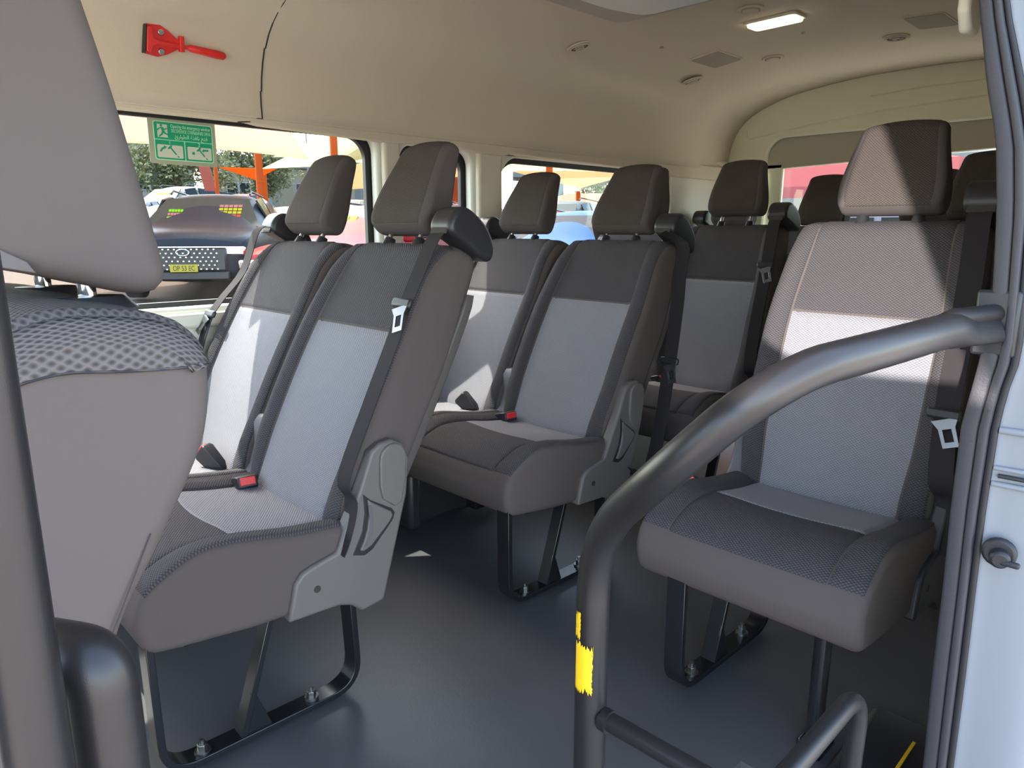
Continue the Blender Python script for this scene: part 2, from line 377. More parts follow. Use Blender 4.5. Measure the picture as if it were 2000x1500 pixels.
    # belt -----------------------------------------------------
    if belt:
        if not wall:
            path = [tf(.672, .022, e - side * .036), tf(.645, .030, e - side * .034), tf(.58, .036, e - side * .028), tf(.50, .042, e - side * .022), tf(.40, .042, e - side * .018), tf(.25, .042, e - side * .014), tf(.10, .046, e + side * .002), (.385, Y(.012), .45), (.362, Y(.022), .38), (.350, Y(.020), .345)]
            tp = tf(tongue_t, .048, e - side * (.022 if tongue_t > .4 else .016))
        else:
            path = [tf(.688, .033, e - side * .036), tf(.655, .045, e - side * .03), (.60, Y(-.01), .879), (.53, Y(-.005), .80), (.49, Y(0), .745), (.455, Y(.005), .65), (.43, Y(.008), .54), (.41, Y(.01), .40)]
            tp = (.495, Y(-.005), .755)
        if hang:      # strap let out, dropping beside the seat to the rear of the side trim
            path = [tf(.672, .022, e - side * .036), (.722, Y(.004), .955), (.702, Y(.012), .86), (.689, Y(.016), .766), (.656, Y(.018), .576), (.620, Y(.02), .40), (.575, Y(.02), .27), (.52, Y(.022), .25), (.455, Y(.026), .30)]
            tp = (.66, Y(.02), .60)
        P = [Vector(p) for p in path]; Pc = []
        pr2, _ = resample([(i, 0) for i in range(2)], 2, False)
        for i in range(len(P) - 1):
            p0 = P[max(0, i - 1)]; p1 = P[i]; p2 = P[i + 1]; p3 = P[min(len(P) - 1, i + 2)]
            for k in range(5):
                t = k / 5; Pc.append(.5 * ((2 * p1) + (p2 - p0) * t + (2 * p0 - 5 * p1 + 4 * p2 - p3) * t * t + (3 * p1 - p0 - 3 * p2 + p3) * t ** 3))
        Pc.append(P[-1]); n_ = len(Pc)
        bl = sweep(MB(), Pc, rect(.046, .0022), upv=(0, 1, 0)) if wall else sweep(MB(), Pc, (lambda i: rect(.046 if hang or i < n_ * .75 else .046 - .02 * sstep(n_ * .75, n_, i), .0022)), upv=(0, 1, 0))
        b_ = bl.build('seat_belt', M_BELT, root, True)
        tpv = Vector(tp); d = (Vector(path[3]) - Vector(path[5])).normalized() if not wall else (Vector(path[3]) - Vector(path[5])).normalized()
        yv = Vector((0, 1, 0)); nv = d.cross(yv).normalized()
        if nv.x > 0: nv = -nv
        rot = Matrix((nv, yv, d)).transposed()
        tg = Bx('tongue_grip', tpv + nv * .004, (.012, .064, .022), M_BLK, b_, .005, rot)
        # steel tongue with a slot
        tilt = Matrix.Rotation(R_(-20 * side), 3, nv)
        yv2 = tilt @ yv; d2 = tilt @ d; o2 = tpv + nv * .008 - d2 * .011
        def Q(a, b, c): return o2 + yv2 * a * 1.15 - d2 * b * 1.2 + nv * c
        ol = [(-.022, 0), (.022, 0), (.014, .016), (.013, .050), (-.013, .050), (-.014, .016)]; il = [(-.007, .016), (.007, .016), (.007, .040), (-.007, .040), (-.007, .03), (-.007, .02)]
        mb = MB(); V8 = []
        il = [(-.007, .018), (.007, .018), (.007, .024), (.007, .040), (-.007, .040), (-.007, .024)]
        for c in (-.0015, .0015):
            V8 += [Q(a, b, c) for a, b in ol] + [Q(a, b, c) for a, b in il]
        F8 = []
        for k in range(6):
            k2 = (k + 1) % 6
            F8 += [(k, k2, 6 + k2, 6 + k), (12 + k2, 12 + k, 18 + k, 18 + k2), (k2, k, 12 + k, 12 + k2), (6 + k, 6 + k2, 18 + k2, 18 + k)]
        mb.add(V8, F8).build('belt_tongue', M_TONG, b_, False, .0006)
    # outer side trim ------------------------------------------
    if trim:
        ol = [(.433, .547), (.455, .562), (.485, .565), (.515, .550), (.530, .514), (.521, .433), (.497, .355), (.452, .205), (.396, .198), (.370, .222), (.340, .233), (.227, .239), (.246, .315), (.262, .333), (.283, .340), (.343, .352), (.362, .395), (.398, .466)]
        tr = Prism('side_trim', ol, Y(-.012), Y(.020), tm or M_PLAS, root, bevel=.007)
        disc = [(.485 + .034 * math.cos(a), .523 + .034 * math.sin(a)) for a in [k * math.pi / 9 for k in range(10)]] + [(.452, .43), (.47, .415), (.50, .40), (.512, .43)]
        disc = disc[:10] + [(.449, .47), (.455, .44), (.485, .415), (.503, .42), (.515, .47)]
        Prism('recliner_cover', disc, Y(.016), Y(.026), tm or M_PLAS, tr, bevel=.004)
        lv = [(.408, .462), (.425, .445), (.478, .412), (.486, .400), (.480, .385), (.425, .333), (.405, .326), (.377, .335), (.385, .350), (.402, .38), (.410, .42)]
        Prism('lever_recess', lv, Y(.0195), Y(.0215), M_BLK, tr, bevel=.0008)
        lv2 = [(.416, .450), (.428, .440), (.474, .407), (.478, .398), (.470, .386), (.422, .345), (.402, .338), (.392, .342), (.403, .36), (.413, .385), (.419, .42)]
        le = Prism('recline_lever', lv2, Y(.018), Y(.0265), tm or M_PLAS, tr, bevel=.003)
        gr = [(.423, .435), (.428, .40), (.424, .37), (.408, .348), (.402, .349), (.414, .37), (.418, .40), (.416, .435)]
        Prism('lever_groove', gr, Y(.0255), Y(.0272), M_PLASB, le, bevel=.0005)
        Cyl('screw_hole', (.292, Y(.020), .290), (0, 1, 0), .0075, .0025, M_BRK, tr)
    # inner recliner cover -------------------------------------
    if inner:
        yi = yc - side * (w / 2 - .004)
        ic = [(.345, .372), (.36, .385), (.385, .42), (.400, .47), (.405, .525), (.420, .545), (.450, .545), (.470, .50), (.46, .40), (.44, .35), (.36, .35)]
        Prism('inner_recliner_cover', ic, yi - .024, yi + .024, M_PLASB, root, bevel=.008, seg=4)
    return tf, Y
def tf_dir(tf):
    a = Vector(tf(0, 0, 0)); b = Vector(tf(1, 0, 0)); return tuple((b - a).normalized())
def buckle(root, base, d, up_, red=True):
    base = Vector(base); d = Vector(d).normalized(); u = Vector(up_); u = (u - d * u.dot(d)).normalized(); w = d.cross(u)
    rot = Matrix((d, w, u)).transposed()
    st = Bx('buckle_stalk', base + d * .01, (.06, .024, .010), M_BLK, root, .003, rot)
    bm_ = MB(); 
    V = []
    for x, hw, hh in ((.03, .014, .009), (.048, .022, .014), (.102, .026, .016), (.112, .022, .013)):
        V += [base + d * x + w * a * hw + u * b * hh for a, b in ((-1, -1), (1, -1), (1, 1), (-1, 1))]
    F = [(0, 1, 2, 3), (15, 14, 13, 12)] + [(i * 4 + k, i * 4 + (k + 1) % 4, i * 4 + 4 + (k + 1) % 4, i * 4 + 4 + k) for i in range(3) for k in range(4)]
    b = bm_.add(V, F).build('buckle', M_BLK, root, True, .003)
    if red: Bx('release_button', base + d * .112 + u * .002, (.006, .036, .019), M_RED, b, .002, rot)
    return b
def bolt(root, p):
    p = Vector(p); b = Cyl('floor_bolt', p + Vector((0, 0, .004)), (0, 0, 1), .015, .006, M_BOLT, root)
    Cyl('bolt_head', p + Vector((0, 0, .013)), (0, 0, 1), .010, .014, M_BOLT, b, n=6, bevel=.001)
    Cyl('bolt_tip', p + Vector((0, 0, .024)), (0, 0, 1), .005, .010, M_BOLT, b, n=12)
def leg_frame(root, y, gus=True):
    Bar('leg_frame', [(-.022, y, .305), (-.020, y, .02), (.392, y, .014), (.382, y, .26)], .044, .014, M_FRAME, root, fr=[0, .07, .07, 0])
    Bar('brace', [(.205, y, .26), (.130, y, .022)], .036, .012, M_FRAME, root)
    if gus: Prism('gusset', [(.125, .02), (.190, .02), (.160, .105), (.150, .108)], y - .004 - .012, y - .012 + .002, M_FRAME, root, bevel=.001)
    bolt(root, (.055, y, .022)); bolt(root, (.285, y, .022))
def under_frame(root, y0, y1):
    for x in (.05, .20, .375): Bar('cross_bar', [(x, y0, .275), (x, y1, .275)], .03, .022, M_FRAME, root, upv=(1, 0, 0))
def double_seat(x0, label, ang, hang=False):
    r = thing('double_seat', label, 'seat', (x0, 0, 0), 0, 'double passenger seats along the far windows')
    k_ = dict(raise_head=.012, hs=.92) if ang < .4 else {}
    make_seat(r, 1.4675, -1, ang, hang=hang, **k_); make_seat(r, 1.9225, 1, ang, **k_, wall=True, trim=False, inner=False)
    leg_frame(r, 1.262)
    leg_frame(r, 1.98); under_frame(r, 1.24, 2.1)
    buckle(r, (.355, 1.765, .365), (-.30, .55, .62), (-1, 0, .3), not hang); buckle(r, (.34, 1.70, .383), (-.12, -1.0, .28), (0, 0, 1))
    return r
A1, A2 = R_(28), R_(17.5)
double_seat(.355, 'grey cloth double seat nearest the front, below the green exit sticker', A1)
double_seat(1.235, 'grey cloth double seat across the aisle from the sunlit single seat', A1, True)
double_seat(2.10, 'grey cloth double seat mostly hidden, third back along the far windows', A2)
def single_seat(x0, label, yc=.605):
    r = thing('single_seat', label, 'seat', (x0, 0, 0), 0, 'single passenger seats along the door side')
    make_seat(r, yc, -1, A2, w=.46, tongue_t=.235, raise_head=-.010, hs=.90, tm=M_BLK)
    y = .74; leg_frame(r, y)
    Tube('outer_leg', [(.035, .455, .26), (.035, .455, .01)], .016, M_FRAME, r); Bx('leg_foot', (.045, .455, .016), (.075, .05, .032), M_FRAME, r, .008)
    under_frame(r, .40, .80)
    buckle(r, (.37, .86, .33), (-.6, .3, .35), (0, 0, 1))
    return r
single_seat(1.24, 'grey cloth single seat half in sunlight behind the curved handrail')
single_seat(2.12, 'grey cloth single seat behind the sunlit one, only its headrest showing')
# rear bench of four places
rb = thing('rear_bench', 'dark grey rear bench in front of the back window, headrests showing', 'seat', (3.0, 0, 0))
for yc, sd_ in ((1.93, 1), (1.46, -1), (1.0, 1), (.55, -1)):
    make_seat(rb, yc, sd_, A2, w=.44, belt=None, trim=False, inner=False, raise_head=-.02, guide=(yc > 1.8))
rb.location = (2.93, 0, 0)
for y in (.6, 1.25, 1.95): leg_frame(rb, y, False)

# ---------------------------------------------------------------- front seat, seen from its side
fs = thing('front_seat', 'large taupe front seat beside the door at the left edge', 'seat', (0, .80, 0))
ftf = lambda a, b, y: (a, y, b)
fp = [(.226, .905), (.231, .882), (.221, .825), (.178, .745), (.140, .68), (.10, .56), (.06, .44), (.03, .34), (-.12, .32), (-.10, .42), (-.03, .60), (.02, .74), (.045, .86), (.075, .916), (.115, .938), (.165, .937), (.205, .927)]
fb = Pad(fp, .43, .022, ftf, n=110); f1 = fb.body('backrest', M_PLAIN, fs)
u0 = fb.find(.229, .893); u1 = fb.find(.05, .875)
if u0 > .5: u0 -= 1
if u1 > u0 + .5: u1 -= 1
fb.patch('top_mesh_panel', M_MESHC, f1, u0, u1, -.965, .965, off=.004, nu=30, nq=30)
# sewn mesh crown on the near flank and its seam lines
edge_lo = [(.2275, .893), (.205, .8935), (.165, .896), (.12, .900), (.085, .893), (.045, .876)]
V = []; F = []; UV = []; lo_, _ = resample(edge_lo, 31, False); rows = [-.955, -.975, -.988, -.996, -1.0]; ns = 31
top_ = []
for i in range(ns):
    u = u0 + (u1 - u0) * i / (ns - 1); top_.append([fb.pt(u, q, .0035) for q in rows])
for k in range(len(rows)):
    for i in range(ns): p = top_[i][k]; V.append((p[0], p[1] - (.001 if k > 2 else 0), p[2])); UV.append((p[0], p[2] + (k - 4) * -.006))
for k in range(1, 9):
    t = k / 8
    for i in range(ns):
        p = Vector(top_[i][-1]).lerp(Vector((lo_[i][0], -.2180, lo_[i][1])), t); V.append((p.x, -.2185, p.z)); UV.append((p.x, p.z))
for k in range(len(rows) + 7):
    for i in range(ns - 1): F.append((k * ns + i, k * ns + i + 1, (k + 1) * ns + i + 1, (k + 1) * ns + i))
o = mk('mesh_flank', V, F, M_MESHC, f1, True, UV); q_ = o.modifiers.new('s', 'SOLIDIFY'); q_.thickness = .002
sweep(MB(), [Vector((a, -.2178, b - .0005)) for a, b in resample(edge_lo, 30, False)[0]], circ(.0012, 8)).build('seam', M_BLK, f1)
Tube('side_seam', [Vector((.168, -.2156, .762)), Vector((.118, -.2156, .66)), Vector((.086, -.2156, .58))], .0005, M_BLK, f1, n=8)
hp = [(.229, .985), (.2315, .962), (.222, .9475), (.196, .947), (.15, .960), (.10, .972), (.06, .980), (.025, 1.005), (.012, 1.07), (.03, 1.16), (.06, 1.26), (.11, 1.30), (.150, 1.28), (.178, 1.22), (.201, 1.13), (.219, 1.04)]
fh = Pad(hp, .27, .022, ftf, n=90); h1 = fh.body('headrest', M_PLAIN, fs)
a0, a1 = fh.find(.07, .978), fh.find(.06, 1.24)
if a0 > a1: a0, a1 = a1, a0
fh.patch('headrest_front_panel', M_MESHC, h1, a0, a1, -.97, .97, off=.002)
Prism('headrest_flank_corner', [(.02, 1.02), (.018, 1.07), (.05, 1.028), (.085, 1.0), (.125, .976), (.13, .967), (.10, .974), (.06, .983), (.03, 1.005)], -.1365, -.134, M_MESHC, h1, bevel=.001)
for dy in (-.085, .075):
    po = Tube('headrest_post', [Vector((.178, dy, .90)), Vector((.174, dy, 1.0))], .0075, M_CHROME, h1)
    sweep(MB(), [Vector((.178, dy, .932)), Vector((.178, dy, .943))], lambda i: circ(.026 if i == 0 else .018, 24, 1.5, 1), upv=(1, 0, 0)).build('post_collar', M_BLK, po)

# ---------------------------------------------------------------- handrails
hr = thing('handrail', 'dark grey curved handrail with worn yellow tape, crossing to the door frame', 'handrail', (.67, .52, 0))
def L_(p): return Vector(p) - Vector((.67, .52, 0))
path = [L_(p) for p in [(.672, .522, -.3), (.672, .522, .625), (.625, .40, .75), (.655, .335, .826), (.715, .298, .862), (.84, .268, .872), (1.0, .245, .880), (1.085, .220, .881)]]
path = [p + Vector((-.008, .004, 0)) if i < 2 else p for i, p in enumerate(path)]
P = fillet(path, [0, .085, .06, .06, .06, .08, .06, 0], 10); n_ = len(P)
def hsec(i):
    t = sstep(n_ - 8, n_ - 1, i); return circ(.0215, 24, 1 + .25 * t, 1 - .45 * t)
sweep(MB(), P, hsec).build('upright_tube', M_RAIL, hr)
# flattened twin-lobed end
e0, e1 = L_((1.0, .245, .880)), L_((1.10, .216, .882))
for dz in (-.013, .013): Tube('flattened_end', [e0 + Vector((-.035, .008, dz * .4)), e0 + Vector((.01, 0, dz)), e1 + Vector((0, 0, dz))], .0125, M_RAIL, hr, n=16)
Bx('mounting_plate', e1 + Vector((-.006, 0, 0)), (.012, .05, .085), M_BLK, hr, .004)
Tube('cross_tube', [L_((.664, .52, .372)), L_((.672, .26, .372))], .0125, M_RAIL, hr, n=20)
sweep(MB(), [L_((.664, .504, .372)), L_((.664, .492, .372))], lambda i: circ(.0155, 20)).build('weld_collar', M_RAIL, hr)
sweep(MB(), fillet([L_(p) for p in [(.672, .27, .372), (.69, .262, .372), (.70, .29, .372), (.975, .29, .372), (.975, .30, -.2)]], [0, .0, .02, .07, 0], 10), circ(.0135, 20)).build('step_guard_tube', M_RAIL, hr)
# worn yellow tape: jagged curved sleeve around the post
def tape(z0, z1, a0, a1, nm):
    V = []; F = []; na, nz = 26, 30
    lo = [random.uniform(0, .012) for _ in range(na)]; hi = [random.uniform(0, .012) for _ in range(na)]; ed = [random.uniform(0, .10) for _ in range(nz + 1)]
    for j in range(nz + 1):
        for i in range(na):
            a = a0 + (a1 - ed[j] - a0) * i / (na - 1); z = (z0 + lo[i]) + ((z1 - hi[i]) - (z0 + lo[i])) * j / nz
            V.append((-.008 + .0218 * math.cos(a), .004 + .0218 * math.sin(a), z))
    for j in range(nz):
        for i in range(na - 1): F.append((j * na + i, j * na + i + 1, (j + 1) * na + i + 1, (j + 1) * na + i))
    o = mk('yellow_tape', V, F, M_YEL, hr); s_ = o.modifiers.new('s', 'SOLIDIFY'); s_.thickness = .0004; o['label'] = 'torn bright yellow tape patch'; return o
fa = math.atan2(-.52, -.672)                       # towards the viewer
tape(.410, .485, fa - 1.25, fa + .10, 'a'); tape(.485, .525, fa - 1.3, fa - .75, 'b')

lp = thing('entry_handrail', 'dark grey looped entry rail in the near left corner beside the front seat', 'handrail', (.08, .33, 0))
def K(p): return Vector(p) - Vector((.08, .33, 0))
Tube('upright_tube', [K((.045, .36, -.3)), K((.045, .36, 1.4))], .0138, M_RAIL, lp, n=24)
Tube('looped_tube', [K((.0600, .405, .788)), K((.0775, .376, .788)), K((.0775, .374, -.3))], .0165, M_RAIL, lp, fr=.026, n=24)

# ---------------------------------------------------------------- van shell
XF, XB = -1.3, 3.97
fl = MB(); box(fl, ((1.15 + XB) / 2, 1.22, -.03), (XB - 1.15, 2.0, .06)); box(fl, ((XF + 1.15) / 2, 1.38, -.03), (1.15 - XF, 1.68, .06))
struct(fl.build('floor', M_FLOOR, None, False))
struct(Bx('trim_1', (.3, .38, -.26), (1.7, .32, .05), M_FLOOR, None, .005))   # step tread
struct(Bx('trim_2', (.3, .545, -.15), (1.7, .01, .24), M_RUBG, None, .002))
# cross section of the headliner (y,z), far side to near side
half = [(2.168, 1.332), (2.174, 1.36), (2.180, 1.40), (2.176, 1.47), (2.150, 1.55), (2.09, 1.615), (1.99, 1.665), (1.85, 1.705), (1.65, 1.733), (1.45, 1.748), (1.22, 1.752)]
sec = half + [(2.44 - y, z) for y, z in reversed(half[:-1])]
secr, _ = resample(sec, 60, False)
def liner(name, x0, x1, m, d=0, nx=24, frm=0, to=60):
    V = []; F = []; q = secr[frm:to]
    for i in range(nx + 1):
        x = x0 + (x1 - x0) * i / nx
        g = .035 * sstep(3.4, 3.95, x)
        for y, z in q:
            k = max(0, (z - 1.4) / .35); sy = 1 if y > 1.22 else -1
            V.append((x, y + sy * (g * (1 - k) * 1.4 - d * .3), z + g * k * .6 - d))
    n = len(q)
    for i in range(nx):
        for j in range(n - 1): F.append((i * n + j, i * n + j + 1, (i + 1) * n + j + 1, (i + 1) * n + j))
    o = mk(name, V, F, m, None, True, sharp=80); s_ = o.modifiers.new('s', 'SOLIDIFY'); s_.thickness = .02; s_.offset = 1; return o
ce = liner('ceiling', XF, XB, M_LINER); struct(ce)
ce.modifiers['s'].offset = 0
# roof skin, blocks sun
V = []; F = []
# emergency access panel: seam tube + panel lip
def sec_pt(z, side=1):
    best = min((p for p in secr if p[0] > 1.22), key=lambda p: abs(p[1] - z)); return best
seam = [(1.10, 1.95, 1.69)] + [(1.095 - .035 * t, *sec_pt(1.68 - .33 * t)) for t in [i / 12 for i in range(13)]] + [(1.045, 2.187, 1.335), (1.03, 2.186, 1.323), (.99, 2.185, 1.317)]
struct(Tube('trim_3', [Vector((x, y - .0115, z - .002)) for x, y, z in seam], .0022, M_BRK, None, n=8))
# far wall with window openings
def rrect(x0, x1, z0, z1, r, n=8):
    P = []
    for cx, cz, a in ((x1 - r, z1 - r, 0), (x0 + r, z1 - r, 90), (x0 + r, z0 + r, 180), (x1 - r, z0 + r, 270)):
        for k in range(n + 1): t = R_(a + 90 * k / n); P.append((cx + r * math.cos(t), cz + r * math.sin(t)))
    return P
def holed(name, outer, holes, mapf, thick, m, bevel=.006):
    bm = bmesh.new(); E = []
    ring = len(holes) == 1 and len(holes[0]) == len(outer)
    if ring:
        a_ = [bm.verts.new((a, 0, b)) for a, b in outer]; b_ = [bm.verts.new((a, 0, b)) for a, b in holes[0]]; n = len(a_)
        for i in range(n): bm.faces.new((a_[i], a_[(i + 1) % n], b_[(i + 1) % n], b_[i]))
    for loop in ([] if ring else [outer] + holes):
        vs = [bm.verts.new((a, 0, b)) for a, b in loop]
        E += [bm.edges.new((vs[i], vs[(i + 1) % len(vs)])) for i in range(len(vs))]
    if not ring: bmesh.ops.triangle_fill(bm, edges=E, use_beauty=True, use_dissolve=False, normal=(0, 1, 0))
    ext = bmesh.ops.extrude_face_region(bm, geom=bm.faces[:])
    for v in [g for g in ext['geom'] if isinstance(g, bmesh.types.BMVert)]: v.co.y = thick
    bmesh.ops.recalc_face_normals(bm, faces=bm.faces)
    for v in bm.verts: v.co = Vector(mapf(*v.co))
    me = bpy.data.meshes.new(name); bm.to_mesh(me); bm.free(); me.materials.append(m)
    for p in me.polygons: p.use_smooth = True
    me.set_sharp_from_angle(angle=R_(50))
    o = bpy.data.objects.new(name, me); COL.objects.link(o)
    if bevel: b = o.modifiers.new('bevel', 'BEVEL'); b.width = bevel; b.segments = 3; b.limit_method = 'ANGLE'; b.angle_limit = R_(60)
    return o
WINS = [(-1.0, 1.50, .775, 1.335, .07), (1.60, 1.945, .80, 1.305, .06), (2.105, 3.30, .80, 1.298, .11)]
holes = [rrect(a + .0, b, c, d, r) for a, b, c, d, r in WINS]
struct(holed('wall_far', [(XF, -.02), (XB, -.02), (XB, 1.39), (XF, 1.39)], holes, lambda x, y, z: (x, 2.205 + y, z), .045, M_SILL, .012))
for i, (a, b, c, d, r) in enumerate(WINS):
    w = holed('window_%d' % (i + 1), rrect(a - .03, b + .03, c - .03, d + .03, r + .03), [rrect(a + .018, b - .018, c + .014, d - .020, r)], lambda x, y, z: (x, 2.251 + y, z), .022, M_RUB, .003); struct(w)
    pn = prism(MB(), rrect(a, b, c, d, r), 2.262, 2.266).build('pane', M_GLASS, w, False)
# belt-line ledge and lower lining
struct(Bx('trim_4', (1.3, 2.19, .735), (5.0, .03, .045), M_SILL, None, .012))
struct(Bx('trim_5', (1.3, 2.192, .60), (5.0, .022, .16), M_SILL, None, .01))
# pillar trims between the far windows
for i, (x0, x1) in enumerate(((1.515, 1.585), (1.96, 2.09), (3.33, 3.95))):
    V = []; 
    o = Prism('trim_%d' % (6 + i), [(x0, .76), (x1, .76), (x1, 1.325), (x0, 1.325)], 2.178 if i < 2 else 2.19, 2.21, M_TRIMB, None, bevel=.012, seg=4); struct(o)
# headliner lip over far windows, scalloped around the pillars
lipv = [(XF, 1.312), (1.02, 1.318), (1.06, 1.312), (1.47, 1.302), (1.53, 1.30), (1.57, 1.30), (1.64, 1.308), (1.90, 1.304), (1.97, 1.294), (2.07, 1.292), (2.14, 1.304), (3.22, 1.292), (3.34, 1.275), (XB, 1.275)]
lp_ = [(x, z) for x, z in lipv] + [(XB, 1.350), (XF, 1.350)]
struct(Prism('trim_9', lp_, 2.172, 2.205, M_LINER, None, bevel=.006, seg=3))
# near wall behind the door opening with its side windows
struct(holed('wall_near', [(1.13, -.02), (XB, -.02), (XB, 1.42), (1.13, 1.42)], [rrect(1.35, 2.2, .80, 1.29, .07), rrect(2.4, 3.3, .80, 1.29, .1)], lambda x, y, z: (x, .225 - y, z), .05, M_SILL, .008))
for i, (a, b) in enumerate(((1.35, 2.2), (2.4, 3.3))):
    w = holed('window_%d' % (4 + i), rrect(a - .03, b + .03, .77, 1.32, .09), [rrect(a + .01, b - .01, .81, 1.28, .07)], lambda x, y, z: (x, .175 - y, z), .02, M_RUB, .003); struct(w)
    prism(MB(), rrect(a, b, .80, 1.29, .07), .166, .162).build('pane', M_GLASS, w, False)
# rear end: arched panel, header band, window
arch = [(2.262, .35), (2.262, 1.47), (2.255, 1.56), (2.215, 1.635), (2.12, 1.68), (1.94, 1.725), (1.72, 1.752), (1.465, 1.768), (1.22, 1.772)]
arch = arch + [(2.44 - y, z) for y, z in reversed(arch[:-1])]
hole = rrect(.50, 1.985, .90, 1.50, .10)
struct(holed('wall_rear', arch, [hole], lambda y, d, z: (3.96 + d, y, z), .03, M_REAR, .01))
struct(Prism('trim_10', [(.46, 1.385), (2.03, 1.335), (2.03, 1.60), (.46, 1.60)], 4.005, 4.05, mat('rear_header', (.46, .43, .34), .7), None, plane='yz', bevel=.006))
struct(Bx('trim_11', (4.02, 1.955, 1.12), (.03, .10, .5), M_REAR, None, .01)); struct(Bx('trim_12', (4.02, .5, 1.12), (.03, .08, .5), M_REAR, None, .01))
w = struct(holed('window_6', rrect(.44, 2.0, .86, 1.52, .08), [rrect(.50, 1.93, .92, 1.46, .06)], lambda y, d, z: (4.055 + d, y, z), .02, M_RUB, .003))
prism(MB(), rrect(.45, 1.98, .88, 1.50, .06), 4.066, 4.07, 'yz').build('pane', M_GLASS, w, False)
# embossed line on the arched panel and dark joint against the headliner
emb = [(.45, 1.600), (1.0, 1.600), (1.4, 1.585), (1.8, 1.545), (2.0, 1.520), (2.09, 1.508), (2.11, 1.52), (2.115, 1.55)]
struct(Tube('trim_13', [Vector((3.957, y, z)) for y, z in emb], .004, M_REAR, None, n=8))
struct(Tube('trim_14', [Vector((3.945, y + .004 * (1 if y > 1.22 else -1), z)) for y, z in arch[:12]], .009, M_BRK, None, n=8))
struct(Tube('trim_15', [Vector((3.955, y, z)) for y, z in [(.6, 1.665), (.9, 1.672), (1.2, 1.672), (1.45, 1.66)]], .0035, M_REAR, None, n=8))
struct(Bx('wall_front', (XF - .02, 1.22, .45), (.04, 2.0, .95), M_PLASB, None, .01))

# door opening: rear door pillar, weather strip, painted outer body
inn = [(.315, 1.60), (.279, 1.277), (.257, 1.175), (.240, 1.113), (.229, 1.031), (.224, .968), (.2195, .904), (.2235, .837), (.2345, .742), (.2335, .621), (.230, .494), (.228, .359), (.224, .219), (.222, 0), (.222, -.35)]
outw = [(.285, 1.60), (.251, 1.271), (.233, 1.211), (.219, 1.163), (.203, 1.10), (.193, 1.02), (.188, .906), (.184, .842), (.193, .795), (.197, .75), (.198, .631), (.196, .508), (.193, .377), (.191, .238), (.189, 0), (.189, -.35)]
def at(poly, z):
    for (y0, z0), (y1, z1) in zip(poly, poly[1:]):
        if z0 >= z >= z1: t = (z0 - z) / (z0 - z1); return y0 + (y1 - y0) * t
    return poly[-1][0]
zs = [1.58 - .03 * i for i in range(64)]
dr = thing('door_frame', 'black rubber weather strip and grey trim along the right door opening edge', 'door frame', (1.1, .2, 0)); dr['kind'] = 'structure'; dr.name = 'door_1'
def strip(name, f0, f1, xoff, depth, m, rnd=.35):
    V = []; F = []; n = 14
    for z in zs:
        ya, yb = at(inn, z), at(outw, z); y0 = ya + (yb - ya) * f0; y1 = ya + (yb - ya) * f1; c = (y0 + y1) / 2; h = abs(y1 - y0) / 2
        for k in range(n):
            a = 2 * math.pi * k / n; ca, sa = math.cos(a), math.sin(a); p = .4
            V.append((xoff + depth * (abs(sa) ** p) * (1 if sa > 0 else -1) - 1.1, c + h * (abs(ca) ** p) * (1 if ca > 0 else -1) - .2, z))
    for i in range(len(zs) - 1):
        for k in range(n): F.append((i * n + k, i * n + (k + 1) % n, (i + 1) * n + (k + 1) % n, (i + 1) * n + k))
    return mk(name, V, F, m, dr, True)
strip('pillar_trim', -.14, .44, 1.10, .012, M_RUBG); strip('weather_strip', .43, .76, 1.098, .012, M_RUBG); strip('outer_lip', .75, 1.02, 1.103, .010, M_RUB)
# painted outer body side, right of the opening
V = []; F = []; xs = [(0, 0), (.003, -.006), (.005, -.020), (.007, -.040), (.010, -.060), (.016, -.076), (.028, -.088), (.05, -.095), (.15, -.099), (.4, -.102), (1.0, -.106), (2.9, -.12)]
for z in zs:
    y = at(outw, z) + .002
    for dx, dy in xs: V.append((-.005 + dx, y + dy - .2, z))
n = len(xs)
for i in range(len(zs) - 1):
    for k in range(n - 1): F.append((i * n + k, i * n + k + 1, (i + 1) * n + k + 1, (i + 1) * n + k))
o = mk('body_side', V, F, M_WHITE, dr, True, sharp=80); s_ = o.modifiers.new('s', 'SOLIDIFY'); s_.thickness = .006; s_.offset = -1
for z, h in ((.742, .010), (.690, .007), (.668, .008)):
    sweep(MB(), fillet([Vector(p) for p in ((-.003, .196 - .2, z), (.0, .135 - .2, z), (.022, .104 - .2, z), (.6, .095 - .2, z))], [0, .03, .02, 0], 6), circ(h / 2, 10)).build('body_crease', M_WHITE, dr)
sweep(MB(), fillet([Vector(p) for p in ((-.004, .190 - .2, .680), (-.001, .135 - .2, .680), (.021, .102 - .2, .680), (.6, .094 - .2, .680))], [0, .03, .02, 0], 6), circ(.003, 8)).build('rail_slot', M_RUB, dr)
st = thing('door_stop', 'black round rubber door stop on the white pillar', 'door stop', (1.094, .175, .577))
Cyl('pad', (-.004, 0, 0), (1, .1, 0), .0205, .012, M_RUB, st, bevel=.004); Cyl('knob', (-.014, -.003, -.004), (1, .25, .1), .0125, .018, M_RUB, st, bevel=.004)
Bx('tab', (-.018, -.014, -.007), (.009, .026, .008), M_RUB, st, .003)
# lower step corner: moulded box with yellow line
sb = thing('step_moulding', 'black moulded step corner with a yellow edge line, bottom right', 'step moulding', (1.15, .36, 0))
Prism('moulding', [(-.13, -.3), (.33, -.3), (.33, .02), (.30, .036), (-.02, .036), (-.10, .01)], -.12, .05, M_BLK, sb, bevel=.02, seg=4)
Bx('yellow_line', (.13, -.05, .0375), (.22, .006, .003), M_YEL, sb, .001)
